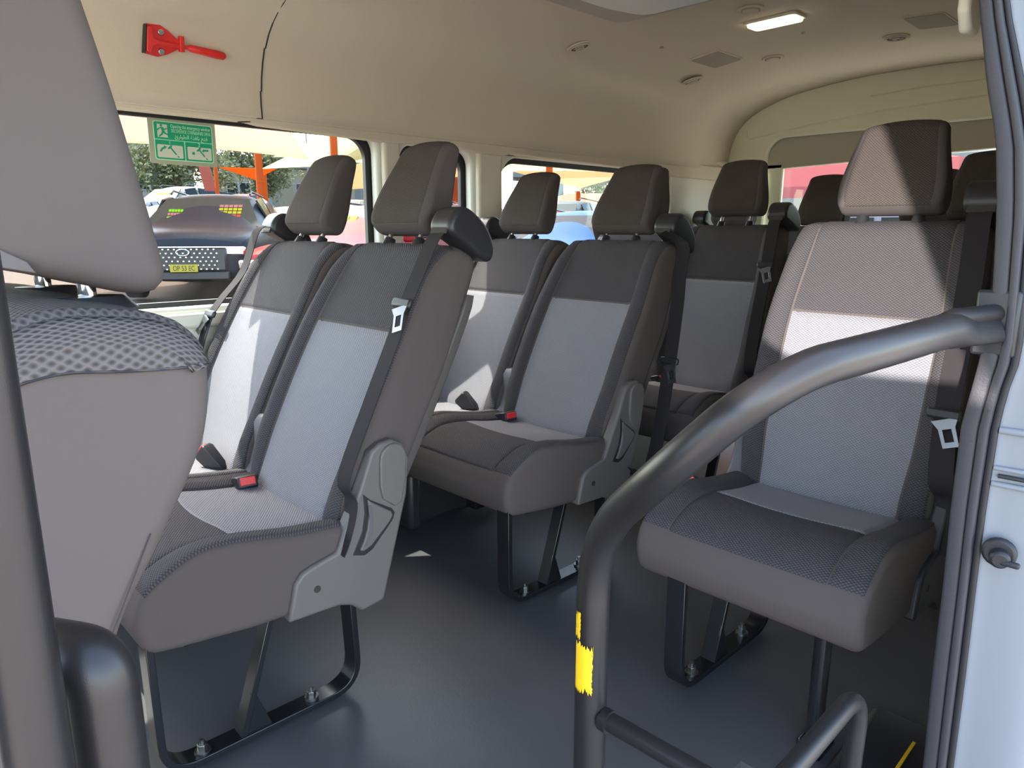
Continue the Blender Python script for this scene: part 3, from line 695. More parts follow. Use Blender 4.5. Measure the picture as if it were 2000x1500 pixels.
# roof skin and outer side above windows keep the sun out
rs = MB(); V = []; F = []
for i, x in enumerate((XF - .1, XB + .15)):
    V += [(x, y + (.05 if y > 1.22 else -.05) * (1 if z < 1.7 else .3), z + .045) for y, z in sec]
n = len(sec)
for j in range(n - 1): F.append((j, j + 1, n + j + 1, n + j))
o = mk('trim_16', V, F, M_WHITE, None, True); struct(o)

# ---------------------------------------------------------------- ceiling fittings
def zc(y):
    return min(secr, key=lambda p: abs(p[0] - y) + (0 if p[1] > 1.5 else 9))[1]
def fitting_rot(y):
    z1, z0 = zc(min(y + .1, 2.05)), zc(y - .1); a = math.atan2(z1 - z0, .2); return a
def vent(x, y, label, dark=.6, r=.032):
    t = thing('air_vent', label, 'air vent', (x, y, zc(y) - .0135), 0, 'round air vents in the headliner'); t.rotation_euler = (fitting_rot(y), 0, R_(35))
    Cyl('vent_rim', (0, 0, 0), (0, 0, 1), r * 1.5, .006, M_LINER, t, 28, bevel=.002)
    Cyl('vent_opening', (0, 0, -.003), (0, 0, 1), r * 1.05, .004, M_BRK, t, 28)
    sweep(MB(), [Vector((r * 1.12 * math.cos(a), r * 1.12 * math.sin(a), -.005)) for a in [k * math.pi / 16 for k in range(33)]], circ(.003, 8), cap=False).build('vent_ring', M_LINER, t)
    for k in (-1, 1): Bx('vent_slat', (k * r * .42, 0, -.0055), (.010, r * 1.8 * dark, .004), M_LINER, t, .001)
    Bx('vent_blade', (0, 0, -.0045), (r * .5, r * 1.6, .003), M_TAN, t, .001)
def button(x, y, label, r=.030):
    t = thing('round_grille', label, 'ceiling cap', (x, y, zc(y) - .0135), 0, 'round caps in the headliner'); t.rotation_euler = (fitting_rot(y), 0, 0)
    Cyl('cap_rim', (0, 0, 0), (0, 0, 1), r * 1.5, .006, M_LINER, t, 28, bevel=.002)
    sweep(MB(), [Vector((r * math.cos(a), r * math.sin(a), -.003)) for a in [k * math.pi / 16 for k in range(33)]], circ(.0025, 8), cap=False).build('cap_groove', M_TAN, t)
    Cyl('cap_dome', (0, 0, -.004), (0, 0, 1), r * .92, .006, M_LINER, t, 28, bevel=.002)
def speaker(x, y, label):
    t = thing('speaker_grille', label, 'speaker', (x, y, zc(y) - .0125), 0, 'tan speaker grilles in the headliner'); t.rotation_euler = (fitting_rot(y), 0, 0)
    Prism('grille_cloth', [(-.10, -.065), (.10, -.065), (.10, .065), (-.10, .065)], -.004, .003, M_TAN, t, plane='xy', bevel=.002, r=.018)
    Prism('grille_rim', [(-.106, -.071), (.106, -.071), (.106, .071), (-.106, .071)], -.002, .004, M_LINER, t, plane='xy', bevel=.001, r=.02)
# placed on the headliner
vent(2.227, 1.90, 'round air vent nearest the grey overhead unit, far side of the headliner')
vent(3.038, 1.91, 'smallest round air vent, above the last far window', .8)
vent(3.179, 1.092, 'round air vent with wide open dark slots, beside the right speaker grille', .25)
button(3.124, 1.57, 'round blank cap between the left speaker grille and the rear arch')
button(2.442, 1.32, 'round blank cap directly above the lit ceiling lamp')
speaker(2.907, 1.715, 'tan speaker grille nearer the far windows'); speaker(3.005, .921, 'tan speaker grille nearer the door frame')
lm = thing('ceiling_lamp', 'lit rectangular interior lamp on the beige headliner', 'lamp', (2.62, 1.319, zc(1.32) - .0135)); lm.rotation_euler = (0, 0, R_(-2))
Prism('lamp_rim', [(-.048, -.10), (.048, -.10), (.048, .10), (-.048, .10)], -.006, .004, M_TRIMB, lm, plane='xy', bevel=.003, r=.018)
Prism('lamp_diffuser', [(-.040, -.092), (.040, -.092), (.040, .092), (-.040, .092)], -.016, -.002, M_LAMP, lm, plane='xy', bevel=.005, r=.018)
for x, y in ((2.865, 1.323), (2.55, 1.75)):
    c = Cyl('trim_clip', (x, y, zc(y) - .012), (0, 0, 1), .008, .006, M_TAN, None, bevel=.001)
    tag(c, 'tiny round clip in the headliner ' + ('between lamp and right vent' if x > 2.7 else 'right of the vent near the overhead unit'), 'clip')
ou = thing('overhead_unit', 'glossy grey and white overhead unit cut off by the top edge', 'air conditioner', (1.6, 1.2, 1.70))
Prism('housing', [(-.75, -.55), (.495, -.55), (.495, .415), (-.75, .415)], -.022, .03, M_DUCT, ou, plane='xy', bevel=.018, seg=5, r=.06)
Prism('surround', [(-.79, -.59), (.527, -.59), (.527, .447), (-.79, .447)], .018, .036, M_LINER, ou, plane='xy', bevel=.006, seg=3, r=.11)
Prism('white_cover', [(-.60, -.50), (.468, -.50), (.455, .28), (.30, .32), (-.60, .32)], -.027, -.01, M_DUCTW, ou, plane='xy', bevel=.006, seg=3, r=.05)
# curtain trim by the door header, upper right
tw = Prism('header_trim', [(1.145, 1.285), (1.165, 1.26), (1.20, 1.26), (1.215, 1.285), (1.26, 1.58), (1.16, 1.58)], .306, .322, M_TRIMB, None, bevel=.006)
tag(tw, 'pale lilac trim panel beside the top of the door frame', 'trim panel')

# ---------------------------------------------------------------- emergency hammer and sign
hm = thing('emergency_hammer', 'red emergency window hammer in its red wall bracket', 'emergency hammer', (.83, 2.152, 1.50)); hm.rotation_euler = (R_(12), 0, 0)
Prism('bracket', [(-.086, .038), (-.05, .040), (-.030, .030), (-.005, .012), (.008, .012), (.008, -.014), (-.005, -.014), (-.032, -.030), (-.058, -.040), (-.092, -.036)], -.004, .004, M_HRED, hm, bevel=.0015)
Prism('bracket_channel', [(-.088, .030), (-.078, .034), (-.072, .006), (-.06, .001), (-.020, .0), (-.020, -.010), (-.06, -.010), (-.073, -.014), (-.080, -.034), (-.091, -.030)], -.022, -.003, M_HRED, hm, bevel=.002)
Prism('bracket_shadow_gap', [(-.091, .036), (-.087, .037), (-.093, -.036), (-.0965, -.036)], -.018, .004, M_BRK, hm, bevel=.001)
for z in (.022, -.025): Cyl('rivet', (-.049, -.006, z), (0, 1, 0), .0085, .006, M_STEEL, hm, bevel=.002)
Prism('clip_tab', [(-.004, .022), (.008, .022), (.009, -.018), (-.003, -.019)], -.018, -.002, M_HRED, hm, bevel=.002)
sweep(MB(), [Vector((-.03, -.013, -.004)), Vector((.022, -.013, -.005))], rect(.009, .006), upv=(0, 0, 1)).build('hammer_shaft', M_HRED, hm, True, .001)
sweep(MB(), [Vector((x, -.013, z)) for x, z in ((.018, -.004), (.026, -.005), (.06, -.007), (.10, -.0095), (.118, -.0105), (.124, -.011))], lambda i: circ((.006, .0095, .0105, .0115, .0105, .005)[i], 20)).build('hammer_grip', M_HRED, hm)
sg = thing('exit_sticker', 'green emergency exit sticker with olive border on the window pane', 'sign', (.858, 2.258, 1.253)); sg.rotation_euler = (0, R_(.6), 0)
def sp(name, pts, m, y0, y1=None, parent=sg, r=0): return Prism(name, pts, -y0, -(y1 if y1 is not None else y0 - .0004), m, parent, bevel=0, r=r)
def rc(x0, x1, z0, z1): return [(x0, z0), (x1, z0), (x1, z1), (x0, z1)]
sp('border', rc(-.097, .096, -.064, .064), M_SGRY, .0008, 0, r=.006)
sp('mint_outline', rc(-.083, .086, -.053, .055), M_SMINT, .0012, .0007, r=.007)
sp('green_field', rc(-.0805, .0835, -.0505, .0525), M_GRN, .0016, .0011, r=.006)
for n_, q in (('divider', rc(-.0805, .0835, .0028, .0045)), ('divider', rc(.001, .0035, -.0505, .003))): sp(n_, q, M_SMINT, .002, .0015)
sp('picture_panel', rc(-.076, -.004, -.046, -.010), M_SPALE, .002, .0015, r=.004); sp('picture_panel', rc(.009, .080, -.046, -.010), M_SPALE, .002, .0015, r=.004)
ex = sp('exit_panel', rc(-.072, -.044, .010, .046), M_SPALE, .002, .0015)
def bar2(name, a, b, w, m, y=.0024, p=sg):
    d = Vector((b[0] - a[0], b[1] - a[1])).normalized() * w / 2; nx, nz = -d.y, d.x
    return sp(name, [(a[0] + nx, a[1] + nz), (a[0] - nx, a[1] - nz), (b[0] - nx, b[1] - nz), (b[0] + nx, b[1] + nz)], m, y, y - .0006, p)
rn = MB()
def addbar(mb, a, b, w):
    d = Vector((b[0] - a[0], b[1] - a[1])).normalized() * w / 2; nx, nz = -d.y, d.x
    prism(mb, [(a[0] + nx, a[1] + nz), (a[0] - nx, a[1] - nz), (b[0] - nx, b[1] - nz), (b[0] + nx, b[1] + nz)], -.0026 - .00002 * (len(mb.v) // 8), -.0019)
for a, b, w in (((-.059, .038), (-.056, .027), .007), ((-.056, .028), (-.060, .018), .005), ((-.060, .019), (-.068, .012), .004), ((-.056, .028), (-.050, .020), .005), ((-.051, .021), (-.042, .018), .004), ((-.060, .037), (-.069, .033), .003), ((-.069, .034), (-.071, .028), .003), ((-.057, .036), (-.050, .031), .003), ((-.051, .032), (-.045, .036), .003)): addbar(rn, a, b, w)
prism(rn, [(-.061 + .0035 * math.cos(k), .0425 + .0035 * math.sin(k)) for k in [i * math.pi / 6 for i in range(12)]], -.0026, -.0019)
rn.build('running_figure', M_GRN, sg, False)
def hammer_icon(x, burst):
    mb = MB(); addbar(mb, (x, -.016), (x + .016, -.036), .004); addbar(mb, (x - .006, -.021), (x + .005, -.011), .005); addbar(mb, (x + .019, -.040), (x + .024, -.043), .003)
    if burst:
        prism(mb, [(x - .017 + (.006 if i % 2 else .003) * math.cos(i * math.pi / 8), -.028 + (.006 if i % 2 else .003) * math.sin(i * math.pi / 8)) for i in range(16)], -.0026, -.0019)
        addbar(mb, (x + .014, -.018), (x + .028, -.017), .005); prism(mb, [(x + .008, -.019), (x + .015, -.013), (x + .014, -.024)], -.0026, -.0019)
    else:
        addbar(mb, (x - .028, -.030), (x - .022, -.021), .005); addbar(mb, (x - .023, -.022), (x - .016, -.018), .005); prism(mb, [(x - .009, -.016), (x - .018, -.012), (x - .016, -.023)], -.0026, -.0019)
    mb.build('hammer_pictogram', M_GRN, sg, False)
hammer_icon(-.040, False); hammer_icon(.043, True)
def text(name, body, size, loc, m, parent, sx=1, ext=.0004, rot=(R_(90), 0, 0)):
    c = bpy.data.curves.new(name, 'FONT'); c.body = body; c.size = size; c.extrude = ext; c.align_x = 'CENTER'; c.materials.append(m)
    t_ = bpy.data.objects.new('tmp', c); COL.objects.link(t_); bpy.context.view_layer.update()
    me = bpy.data.meshes.new_from_object(t_.evaluated_get(bpy.context.evaluated_depsgraph_get())); bpy.data.objects.remove(t_)
    for v in me.vertices: v.co.x *= sx
    o = bpy.data.objects.new(name, me); COL.objects.link(o); o.parent = parent; o.location = loc; o.rotation_euler = rot
    return o
text('lettering', 'Opening the emergency window', .0145, (.023, -.0022, .0385), M_SMINT, sg, .60)
text('lettering', 'ЭКСТРЕННОЕ ОТКРЫВАНИЕ ОКНА', .0135, (.023, -.0022, .0255), M_SMINT, sg, .49)
text('lettering', ''.join(chr(c) for c in (65161, 65197, 65165, 65262, 65220, 65247, 65165, 32, 65171, 65196, 65235, 65166, 65255, 32, 65186, 65176, 65235)), .016, (.023, -.0022, .0105), M_SMINT, sg, .85)
text('numeral', '1', .013, (-.040, -.0022, -.0075), M_SMINT, sg); text('numeral', '2', .013, (.044, -.0022, -.0075), M_SMINT, sg)

# heater under the second far seat
ht = thing('heater_unit', 'black heater unit under the second far double seat', 'heater', (1.45, 1.86, 0))
Bx('heater_case', (.02, .04, .105), (.30, .14, .17), M_BLK, ht, .02); Bx('duct', (-.13, -.02, .13), (.05, .10, .20), M_BLK, ht, .015); Bx('control_box', (-.16, .0, .17), (.03, .055, .06), M_PLASB, ht, .004)
Bx('cover', (.17, -.03, .075), (.10, .10, .09), M_FRAME, ht, .01)

# ---------------------------------------------------------------- outside
def gz(y): return -.6 if y < 2.8 else (-.6 + .36 * sstep(2.8, 7, y) + .045 * max(0, y - 7))
V = []; F = []; ys = [-60, -20, -8, -3, -1, 1, 2.8, 3.4, 4, 4.6, 5.2, 5.8, 6.4, 7, 9, 12, 20, 35, 60, 140]; xs = [-60, -20, -6, 0, 4, 10, 20, 45, 90, 150]
for y in ys:
    for x in xs: V.append((x, y, gz(min(y, 60))))
for j in range(len(ys) - 1):
    for i in range(len(xs) - 1): F.append((j * len(xs) + i, j * len(xs) + i + 1, (j + 1) * len(xs) + i + 1, (j + 1) * len(xs) + i))
g = mk('ground', V, F, M_ASPH, None, True); struct(g); g.data.materials.append(mat('pale_bounce_ground', (.42, .38, .32), .9, var=.1, vscale=2, spec=.05))
for p_ in g.data.polygons:
    if p_.center.y < 2.8: p_.material_index = 1  # unseen door-side ground made paler to bounce light into the van

CM = {}
def cmat(nm, col, coat=.8):
    if nm not in CM: CM[nm] = mat(nm, col, .4, spec=.12)
    return CM[nm]
def sticker(parent, mtx, x, z, w, h, cols, nm='price_banner'):
    """strip-lettered windscreen banner lying on the glass"""
    for k, c in enumerate(cols):
        mb = MB(); n = 5
        for i in range(n):
            cx = x - w / 2 + w * (i + .5) / n; cz = z - k * h * 1.25
            pts = [(cx - w / n * .42, cz - h * (.42 + .06 * (i % 2))), (cx + w / n * .40, cz - h * .45), (cx + w / n * .44, cz + h * (.40 + .08 * (i % 2))), (cx - w / n * .38, cz + h * .46)]
            V = [mtx @ Vector((a, b, d)) for d in (.004, .010) for a, b in pts]
            mb.add(V, [(0, 1, 2, 3), (7, 6, 5, 4)] + [(q, (q + 1) % 4, 4 + (q + 1) % 4, 4 + q) for q in range(4)])
        mb.build(nm, c, parent, False)
M_LIME = mat('lime_banner', (.18, .40, .01), .5, spec=.05); M_ORB = mat('red_orange_banner', (.42, .05, .02), .5, spec=.05); M_YB = mat('yellow_banner', (.40, .29, .01), .5, spec=.05); M_PKB = mat('pink_banner', (.40, .13, .11), .5, spec=.05)
def car(label, loc, heading, paint, L=4.4, H=1.66, Wd=1.84, wsm=None, banners=None, style='suv', name='car', plate=None, grille=True, gm=None):
    """heading: direction the nose points, degrees in the ground plane"""
    wsm = wsm or M_CARG
    r = thing(name, label, 'car', (loc[0], loc[1], gz(loc[1]) if len(loc) < 3 else loc[2]), R_(heading) + math.pi, 'cars parked in the yard')
    h = Wd / 2; fx = -L / 2; k = H / 1.66
    if style == 'suv': St = [(0, .66, .62, 0), (.06, .82, .88, 0), (.30, .93, .98, 0), (.9, .99, 1.03, 0), (1.22, 1.0, 1.06, 0), (1.95, 1.0, 1.08, 1.58), (2.5, 1.0, 1.09, 1.655), (3.3, 1.0, 1.10, 1.63), (L - .65, .98, 1.10, 1.54), (L - .22, .95, 1.06, 0), (L - .06, .88, .95, 0), (L, .75, .6, 0)]
    else: St = [(0, .62, .55, 0), (.07, .80, .72, 0), (.35, .93, .80, 0), (.9, .99, .88, 0), (1.15, 1.0, .92, 0), (2.0, 1.0, .94, 1.40), (2.5, 1.0, .95, 1.46), (3.1, 1.0, .97, 1.44), (3.7, .98, 1.0, 1.26), (L - .30, .95, 1.02, 0), (L - .06, .88, .9, 0), (L, .75, .55, 0)]
    V = []; F = []; R = []
    for x, wf, zb, zr in St:
        w = h * wf; zb *= k; zr *= k; lo = .26 if 0 < x < L else .34; cab = zr > 0; hr = h * .70 if cab else w * .72; top = zr if cab else zb + .035
        ring = [(-w * .9, lo), (-w, .45 * k), (-w, zb * .8), (-w * .965, zb), (-hr * 1.0, top), (-hr * .55, top + .035 * (1 if cab else .7)), (0, top + .05 * (1 if cab else .8)), (hr * .55, top + .035 * (1 if cab else .7)), (hr, top), (w * .965, zb), (w, zb * .8), (w, .45 * k), (w * .9, lo)]
        R.append((fx + x, ring)); V += [(fx + x, a, b) for a, b in ring]
    n = len(R[0][1])
    for i in range(len(R) - 1):
        for j in range(n): F.append((i * n + j, i * n + (j + 1) % n, (i + 1) * n + (j + 1) % n, (i + 1) * n + j))
    F.append(tuple(range(n))); F.append(tuple((len(R) - 1) * n + j for j in range(n))[::-1])
    b = mk('body', V, F, paint, r, True, sharp=38)
    sd_ = b.modifiers.new('s', 'SUBSURF'); sd_.levels = 1; sd_.render_levels = 2
    def pane(nm, p4, m, off=.012, inset=.08):
        p4 = [Vector(p) for p in p4]; c = sum(p4, Vector()) / 4; nrm = (p4[1] - p4[0]).cross(p4[3] - p4[0]).normalized()
        cen = Vector((0, 0, .9)); 
        if nrm.dot(c - cen) < 0: nrm = -nrm
        q = [c + (p - c) * (1 - inset) + nrm * off for p in p4]; q2 = [p - nrm * .03 for p in q]
        V = []; 
        return mk(nm, q + q2, [(0, 1, 2, 3), (7, 6, 5, 4), (0, 4, 5, 1), (1, 5, 6, 2), (2, 6, 7, 3), (3, 7, 4, 0)], m, r, False), nrm, c, p4
    ia = 4; ib = 5; X = lambda i: R[i][0]; RG = lambda i, j: (R[i][0], *R[i][1][j])
    wp, nrm, c, p4 = pane('windscreen', [RG(ia, 3), RG(ia, 9), RG(ib, 8), RG(ib, 4)], wsm, .03, .10)
    if banners:
        xa = (p4[1] - p4[0]).normalized(); za = nrm.cross(xa)
        if za.z < 0: za = -za
        mt = Matrix((xa, za, nrm)).transposed().to_4x4(); mt.translation = c + nrm * .034
        for bx, bz, bw, bh, cols in banners: sticker(wp, mt, bx, bz, bw, bh, cols)
    pane('rear_window', [RG(8, 4), RG(8, 8), RG(9, 9), RG(9, 3)], wsm, .03, .14)
    for j0, j1 in ((3, 4), (9, 8)):
        for a_, b_ in ((5, 6), (6, 8)):
            pane('side_window', [RG(a_, j0), RG(b_, j0), RG(b_, j1), RG(a_, j1)], M_CARG, .028, .12)
    for sx in (.82, L - .85):
        for sy in (-1, 1):
            w_ = Cyl('wheel', (fx + sx, sy * (h - .10), .33), (0, 1, 0), .335, .23, M_TYRE, r, 24, bevel=.02); Cyl('rim', (fx + sx, sy * (h + .012), .33), (0, 1, 0), .21, .02, M_STEEL, w_, 16, bevel=.004)
    for sy in (-1, 1):
        Bx('headlight', (fx + .10, sy * h * .66, (.74 if style == 'suv' else .62) * k), (.16, .34, .13), M_CHROME, r, .03)
        Bx('mirror', (fx + 1.62, sy * (h + .06), 1.12 * k * (1 if style == 'suv' else .9)), (.10, .16, .12), paint, r, .03)
        if style == 'suv': Tube('roof_rail', [(fx + 2.1, sy * h * .62, 1.66 * k), (fx + 2.25, sy * h * .62, 1.72 * k), (fx + L - 1.1, sy * h * .62, 1.68 * k), (fx + L - .95, sy * h * .62, 1.60 * k)], .016, M_BLK, r, n=8)
        Bx('tail_light', (fx + L - .08, sy * h * .74, .92 * k), (.10, .20, .16), M_HRED, r, .02)
    if grille:
        g_ = Bx('grille', (fx + .0, 0, .62 * k), (.06, h * 1.15, .34), gm or M_BLK, r, .03)
        em = MB()
        for iy in range(-6, 7):
            for iz in range(6):
                box(em, (fx - .035, iy * .075 + (.037 if iz % 2 else 0), .48 * k + iz * .055), (.012, .022, .016))
        if style == 'suv': em.build('grille_studs', M_STEEL, g_, False)
        lg = sweep(MB(), [Vector((fx - .045, .085 * math.cos(a), .72 * k + .045 * math.sin(a))) for a in [i * math.pi / 12 for i in range(25)]], circ(.012, 8), cap=False).build('badge', M_STEEL, g_)
        Bx('lower_grille', (fx + .01, 0, .36), (.06, h * 1.2, .12), M_BLK, r, .02)
        Bx('chrome_strip', (fx - .02, 0, .80 * k), (.04, h * 1.16, .02), M_STEEL, r, .004)
        pl = Bx('number_plate', (fx - .05, 0, .47), (.012, .372, .107), mat('plate_yellow', (.36, .28, .01), .5) if plate else M_WHITE, r, .004)
        if plate: text('plate_lettering', plate, .10, (fx - .058, .0, .437), M_BRK, pl, .72, .001, (R_(90), 0, R_(-90)))
    return r
WH = cmat('car_white', (.20, .20, .19)); DK = cmat('car_black', (.018, .02, .026)); RD = cmat('car_red', (.17, .006, .008)); SV = cmat('car_silver', (.10, .105, .115)); BL = cmat('car_blue', (.012, .05, .18)); GB = cmat('car_blue_grey', (.05, .07, .11)); DR = cmat('car_dark_red', (.09, .006, .008))
def hd(deg): return deg
car('black SUV facing the van, studded grille and yellow number plate', (5.15, 12.45), 236, DK, 4.6, 1.58, 2.0, mat('car_glass_dash', (.035, .040, .032), .08, spec=.2), [(-.38, .16, .36, .075, [M_PKB, M_YB, M_YB, M_ORB]), (.44, .02, .22, .08, [M_LIME, M_PKB, M_LIME])], plate='OP 53 EC')
car('bright red car with lime windscreen banners, behind the front double seat', (6.4, 9.65), 205, RD, 4.3, 1.50, 1.8, M_CARGL, [(.28, .12, .72, .15, [M_LIME, M_PKB, M_LIME])], 'suv')
car('pale silver car with brown reflecting windscreen behind the black SUV', (6.7, 18.7), 232, SV, 4.5, 1.50, 1.82, M_CARGB, [(-.50, .06, .30, .10, [M_YB, M_YB, M_ORB])], 'sedan')
car('blue grey car with orange and green window banners, far left of the window view', (7.3, 23.8), 232, GB, 4.5, 1.56, 1.84, M_CARGL, [(-.42, .10, .34, .10, [M_LIME, M_ORB])], 'sedan')
car('white wagon with a lime banner under the exit sticker', (10.2, 27.6), 205, WH, 4.9, 1.85, 1.9, M_CARGL, [(.0, .10, .62, .16, [M_LIME])])
car('grey car roof left of the white wagon, by the front seat headrest', (8.6, 33.5), 222, SV, 4.5, 1.8, 1.85, None)
car('dark red car beyond the white wagon, only its roof and side showing', (14.2, 31.6), 215, DR, 4.4, 1.70, 1.82, None)
car('white hatchback roof left of the window seat headrest', (11.2, 21.6), 216, WH, 4.3, 1.48, 1.8, None, None, 'sedan')
for i, (x, y, p, lb) in enumerate(((16.2, 20.6, SV, 'silver car in the far row between the two front headrests'), (20.2, 24.6, GB, 'slate car in the far row behind the silver one'), (16.2, 25.8, WH, 'white car in the far row behind the first headrest'), (21.0, 28.8, DK, 'black car at the back of the far row'), (14.0, 16.0, DR, 'dark car with a lime banner beyond the second headrest'))):
    car(lb, (x, y), 214, p, 4.4, 1.6, 1.82, M_CARGL, [(0, .1, .7, .2, [M_LIME])] if i == 4 else None)
car('silver utility with an orange windscreen banner, behind the blue car', (13.9, 12.4), 200, SV, 4.6, 1.72, 1.86, M_CARGL, [(-.34, .0, .44, .2, [M_ORB])])
car('bright blue car in the third window, in front of the silver utility', (9.7, 8.3), 200, BL, 4.2, 1.50, 1.8, M_CARG, None, 'suv')

# shade sails (translucent, each a sagging membrane)
def fabric(nm, c, t=.55): return mat(nm, c, .9, transl=t, spec=.1)
F_PINK = fabric('sail_salmon', (.74, .57, .48)); F_CREAM = fabric('sail_cream', (.80, .76, .58)); F_PEACH = fabric('sail_peach', (.70, .53, .36)); F_ORG = fabric('sail_orange', (.60, .18, .03)); F_PINKR = fabric('tent_pink', (.45, .15, .16))
def sail(label, corners, m, sag=.25, pull=.12):
    P = [Vector(p) for p in corners]; n = len(P); c = sum(P, Vector()) / n; E = []; K = 14
    for i in range(n):
        a, b = P[i], P[(i + 1) % n]
        for k in range(K):
            t = k / K; p = a.lerp(b, t); q = 4 * t * (1 - t) * pull; E.append(p.lerp(c, q))
    V = []; F = []; RN = 10; m_ = len(E)
    for r in range(RN):
        s = 1 - r / RN
        for p in E: q = c + (p - c) * s; V.append(q - Vector((0, 0, sag * (1 - s ** 2) * .6)))
    V.append(c - Vector((0, 0, sag * .6)))
    for r in range(RN - 1):
        for i in range(m_): F.append((r * m_ + i, r * m_ + (i + 1) % m_, (r + 1) * m_ + (i + 1) % m_, (r + 1) * m_ + i))
    for i in range(m_): F.append(((RN - 1) * m_ + i, (RN - 1) * m_ + (i + 1) % m_, len(V) - 1))
    o = mk('shade_sail', V, F, m, None, True, sharp=85); s_ = o.modifiers.new('s', 'SOLIDIFY'); s_.thickness = .004
    return tag(o, label, 'shade sail', 'shade sails over the car yard')
sail('large salmon shade sail filling the top of the front window', [(8.99, 16.04, 2.65), (5.9, 12.6, 4.3), (2.3, 12.0, 4.2), (.6, 13.8, 2.75), (4.6, 15.2, 2.62)], F_PINK, .1, .05)
sail('cream shade sail peaking at the second orange post', [(10.53, 21.76, 2.85), (11.21, 18.60, 3.74), (14.76, 20.68, 3.53), (13.65, 23.11, 3.19)], F_CREAM, .1, .05)
sail('broad cream shade sail crossing the second window', [(12.4, 24.62, 3.54), (12.85, 19.83, 4.31), (14.9, 14.8, 4.2), (17.03, 18.32, 3.11), (15.01, 23.26, 3.41)], F_CREAM, .05, .03)
sail('peach shade sail below the cream one', [(16.35, 27.69, 3.42), (16.47, 23.4, 3.84), (19.16, 20.61, 3.37), (20.75, 23.27, 3.01), (17.64, 29.09, 2.75)], F_PEACH, .05, .05)
sail('deep orange shade sail low at the right of the second window', [(17.6, 23.9, 2.85), (18.83, 20.6, 3.1), (20.76, 22.6, 2.06), (18.9, 26.0, 2.16)], F_ORG, .02, .02)
sail('orange shade sail wedge under the salmon one', [(10.46, 24.77, 3.09), (12.85, 25.32, 3.19), (12.26, 25.79, 2.79)], F_ORG, .02, .02)
sail('wide cream shade sail across the top of the third window', [(17.01, 18.29, 2.94), (14.56, 15.22, 4.1), (18.16, 11.3, 3.6), (21.05, 14.0, 2.85), (20.3, 17.99, 3.12)], F_CREAM, .03, .02)
sail('peach shade sail with a low point, in the third window', [(19.16, 20.61, 3.37), (23.83, 15.96, 3.3), (23.83, 20.13, 2.73), (22.75, 21.31, 3.05)], F_PEACH, .05, .08)
sail('low salmon shade sail behind the blue car', [(24.9, 24.6, 2.2), (24.99, 21.82, 2.62), (27.95, 18.93, 2.66), (29.6, 19.4, 2.1)], F_PINK, .02, .04)
M_POST = mat('orange_post', (.36, .055, .008), .8, spec=.1)
for (x, y, zt, r, lb) in ((9.56, 19.87, 4.3, .105, 'thick orange post left of the first window seat headrest'), (12.9, 26.4, 3.05, .08, 'thinner orange post just right of the thick one'), (11.05, 18.32, 4.4, .105, 'orange post right of the first window seat headrest'), (16.8, 15.45, 3.2, .105, 'orange post in the third window'), (23.95, 20.35, 2.62, .10, 'short orange post under the peach sail'), (9.5, 22.66, 3.1, .06, 'slim dark orange post beside the exit sticker')):
    t = thing('sail_post', lb, 'post', (x, y, gz(y)), 0, 'orange posts holding the sails')
    Cyl('post_tube', (0, 0, (zt - gz(y)) / 2), (0, 0, 1), r, zt - gz(y), M_POST, t); Cyl('post_base', (0, 0, .03), (0, 0, 1), r * 1.8, .06, M_POST, t)
for (x, y, zt, lb) in ((22.45, 44.2, 7.4, 'leftmost'), (23.2, 43.5, 7.4, 'middle one'), (23.86, 42.8, 7.4, 'rightmost')):
    o = Cyl('mast', (x, y, (zt + gz(y)) / 2), (0, 0, 1), .045, zt - gz(y), M_PLASB, None, 8); tag(o, lb + ' of the three thin grey masts far behind the sails', 'mast', 'thin masts behind the sails')
bn = Prism('feather_banner', [(0, 0), (.30, .0), (.42, -.7), (.12, -.7)], -.012, .012, mat('banner_red', (.24, .03, .012), .6), None, bevel=.003); bn.location = (8.30, 20.95, 2.78); bn.rotation_euler = (0, 0, R_(-35)); tag(bn, 'slanted orange red flag banner below the exit sticker', 'banner')
# buildings
M_BW = mat('render_white', (.20, .195, .18), .8); M_BB = mat('render_buff', (.17, .14, .10), .8); M_BG = mat('roof_grey', (.09, .095, .10), .7)
def building(label, loc, rz, w, d, h, m, rows, name='building', roof=True):
    t = thing(name, label, 'building', loc, rz)
    Bx('walls', (w / 2, d / 2, h / 2), (w, d, h), m, t, .02)
    if roof: Bx('roof', (w / 2, d / 2, h + .15), (w + .6, d + .6, .3), M_BG, t, .03)
    for x0, z0, ww, hh, n in rows:
        f = Bx('window', (x0 + ww / 2, -.02, z0 + hh / 2), (ww, .08, hh), M_WHITE, t, .01)
        for i in range(n): Bx('pane', (x0 + ww * (i + .5) / n, -.07, z0 + hh / 2), (ww / n * .82, .03, hh * .9), M_CARG, f, .0)
    return t
building('white two storey building far left with a band of dark windows', (8.5, 48.0, .8), R_(4), 10.5, 8, 5.2, M_BW, [(1.5, 2.6, 8.2, 1.9, 12)])
building('buff building between the orange posts', (19.0, 46.5, .8), R_(-25), 9, 7, 4.1, M_BB, [(1.0, 2.1, 2.2, 1.1, 3), (5.2, 2.1, 2.2, 1.1, 3)])
building('low grey shed roof behind the cream sail', (27.0, 63.0, .8), R_(-20), 16, 8, 6.2, M_BG, [])
building('pale blue container office in the third window', (27.6, 27.6, .6), R_(-45), 2.4, 2.2, 3.1, mat('container_blue', (.11, .14, .16), .6), [])
building('bright white shed right of the peach sail point', (30.2, 23.2, .6), R_(-45), 3.4, 3, 2.95, M_BW, [])
building('white workshop wall seen through the back window', (15.4, 8.6, -.6), R_(-88), 12, 5, 2.7, M_BW, [(2.5, .9, 1.6, 1.0, 2)])
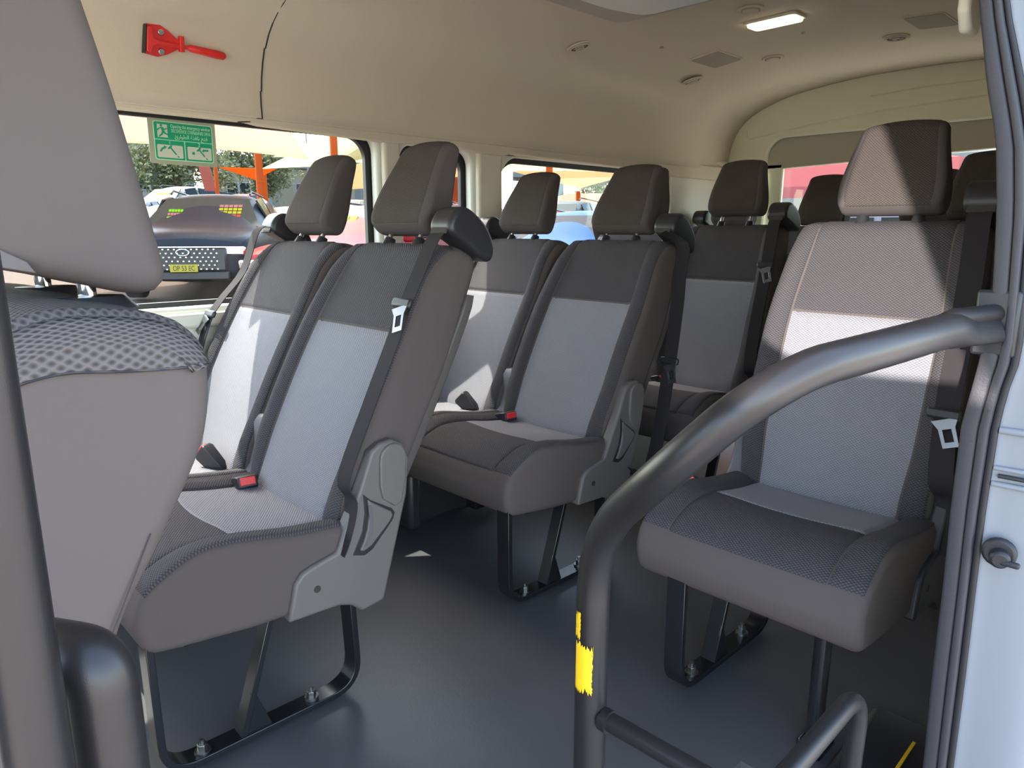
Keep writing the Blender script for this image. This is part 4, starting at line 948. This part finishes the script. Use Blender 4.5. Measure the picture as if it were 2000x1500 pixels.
tn = thing('pink_tent', 'pink tent roof seen through the back window', 'tent', (10.9, 4.6, -.35))
sh_ = [(-1.6, -2.2, 2.15), (1.6, -2.2, 2.15), (1.6, 2.2, 2.15), (-1.6, 2.2, 2.15), (0, 0, 2.65)]
mk('canopy', sh_ + [(x, y, z - .25) for x, y, z in sh_[:4]], [(0, 1, 4), (1, 2, 4), (2, 3, 4), (3, 0, 4), (0, 5, 6, 1), (1, 6, 7, 2), (2, 7, 8, 3), (3, 8, 5, 0)], F_PINKR, tn, False)
for sx in (-1.55, 1.55):
    for sy in (-2.15, 2.15): Cyl('tent_leg', (sx, sy, 1.0), (0, 0, 1), .025, 2.2, M_STEEL, tn, 8)
# trees
M_LEAF = mat('leaf_olive', (.085, .098, .036), .8, transl=.25); M_LEAF2 = mat('leaf_green', (.13, .165, .055), .8, transl=.3); M_BARK = mat('bark', (.16, .11, .07), .9)
def tree(label, loc, h, rad, m, n=1300):
    n = int(n * 1.7)
    t = thing('tree', label, 'tree', (loc[0], loc[1], gz(min(60, loc[1]))), 0, 'trees behind the yard')
    sweep(MB(), [Vector((0, 0, 0)), Vector((.1, 0, h * .4)), Vector((0, .1, h * .8))], lambda i: circ((.22, .15, .06)[i], 10)).build('trunk', M_BARK, t)
    mb = MB(); cl = [(random.gauss(0, rad * .42), random.gauss(0, rad * .42), h * random.uniform(.45, .9)) for _ in range(16)]
    for k in range(n):
        c = random.choice(cl); p = Vector(c) + Vector((random.gauss(0, 1), random.gauss(0, 1), random.gauss(0, .8))) * rad * .2; s = random.uniform(.07, .16)
        a = Vector((random.gauss(0, 1), random.gauss(0, 1), random.gauss(0, 1))).normalized(); b = a.orthogonal().normalized()
        mb.add([p - a * s, p + b * s * .5, p + a * s, p - b * s * .5], [(0, 1, 2, 3)])
    mb.build('foliage', m, t, False); return t
tree('bushy olive tree under the exit sticker', (12.9, 35.5), 3.9, 2.3, M_LEAF, 2600)
tree('bright green tree between the white building and the sticker', (9.0, 37.5), 4.6, 1.3, M_LEAF2, 1800)
tree('dark olive tree behind the first orange post', (18.0, 37.0), 4.2, 1.8, M_LEAF, 2400)
tree('tall pale tree behind the thin masts', (27.5, 54.0), 8.4, 2.6, M_LEAF2, 2200)
tree('tall tree above the cream sail, right of the second post', (33.5, 48.0), 8.4, 2.8, M_LEAF2, 2600)
tree('dark green tree beside the white shed', (35.5, 28.5), 3.9, 2.0, M_LEAF, 2200)
tree('yellow green tree at the left of the third window', (24.2, 31.5), 4.3, 1.6, M_LEAF2, 1600)
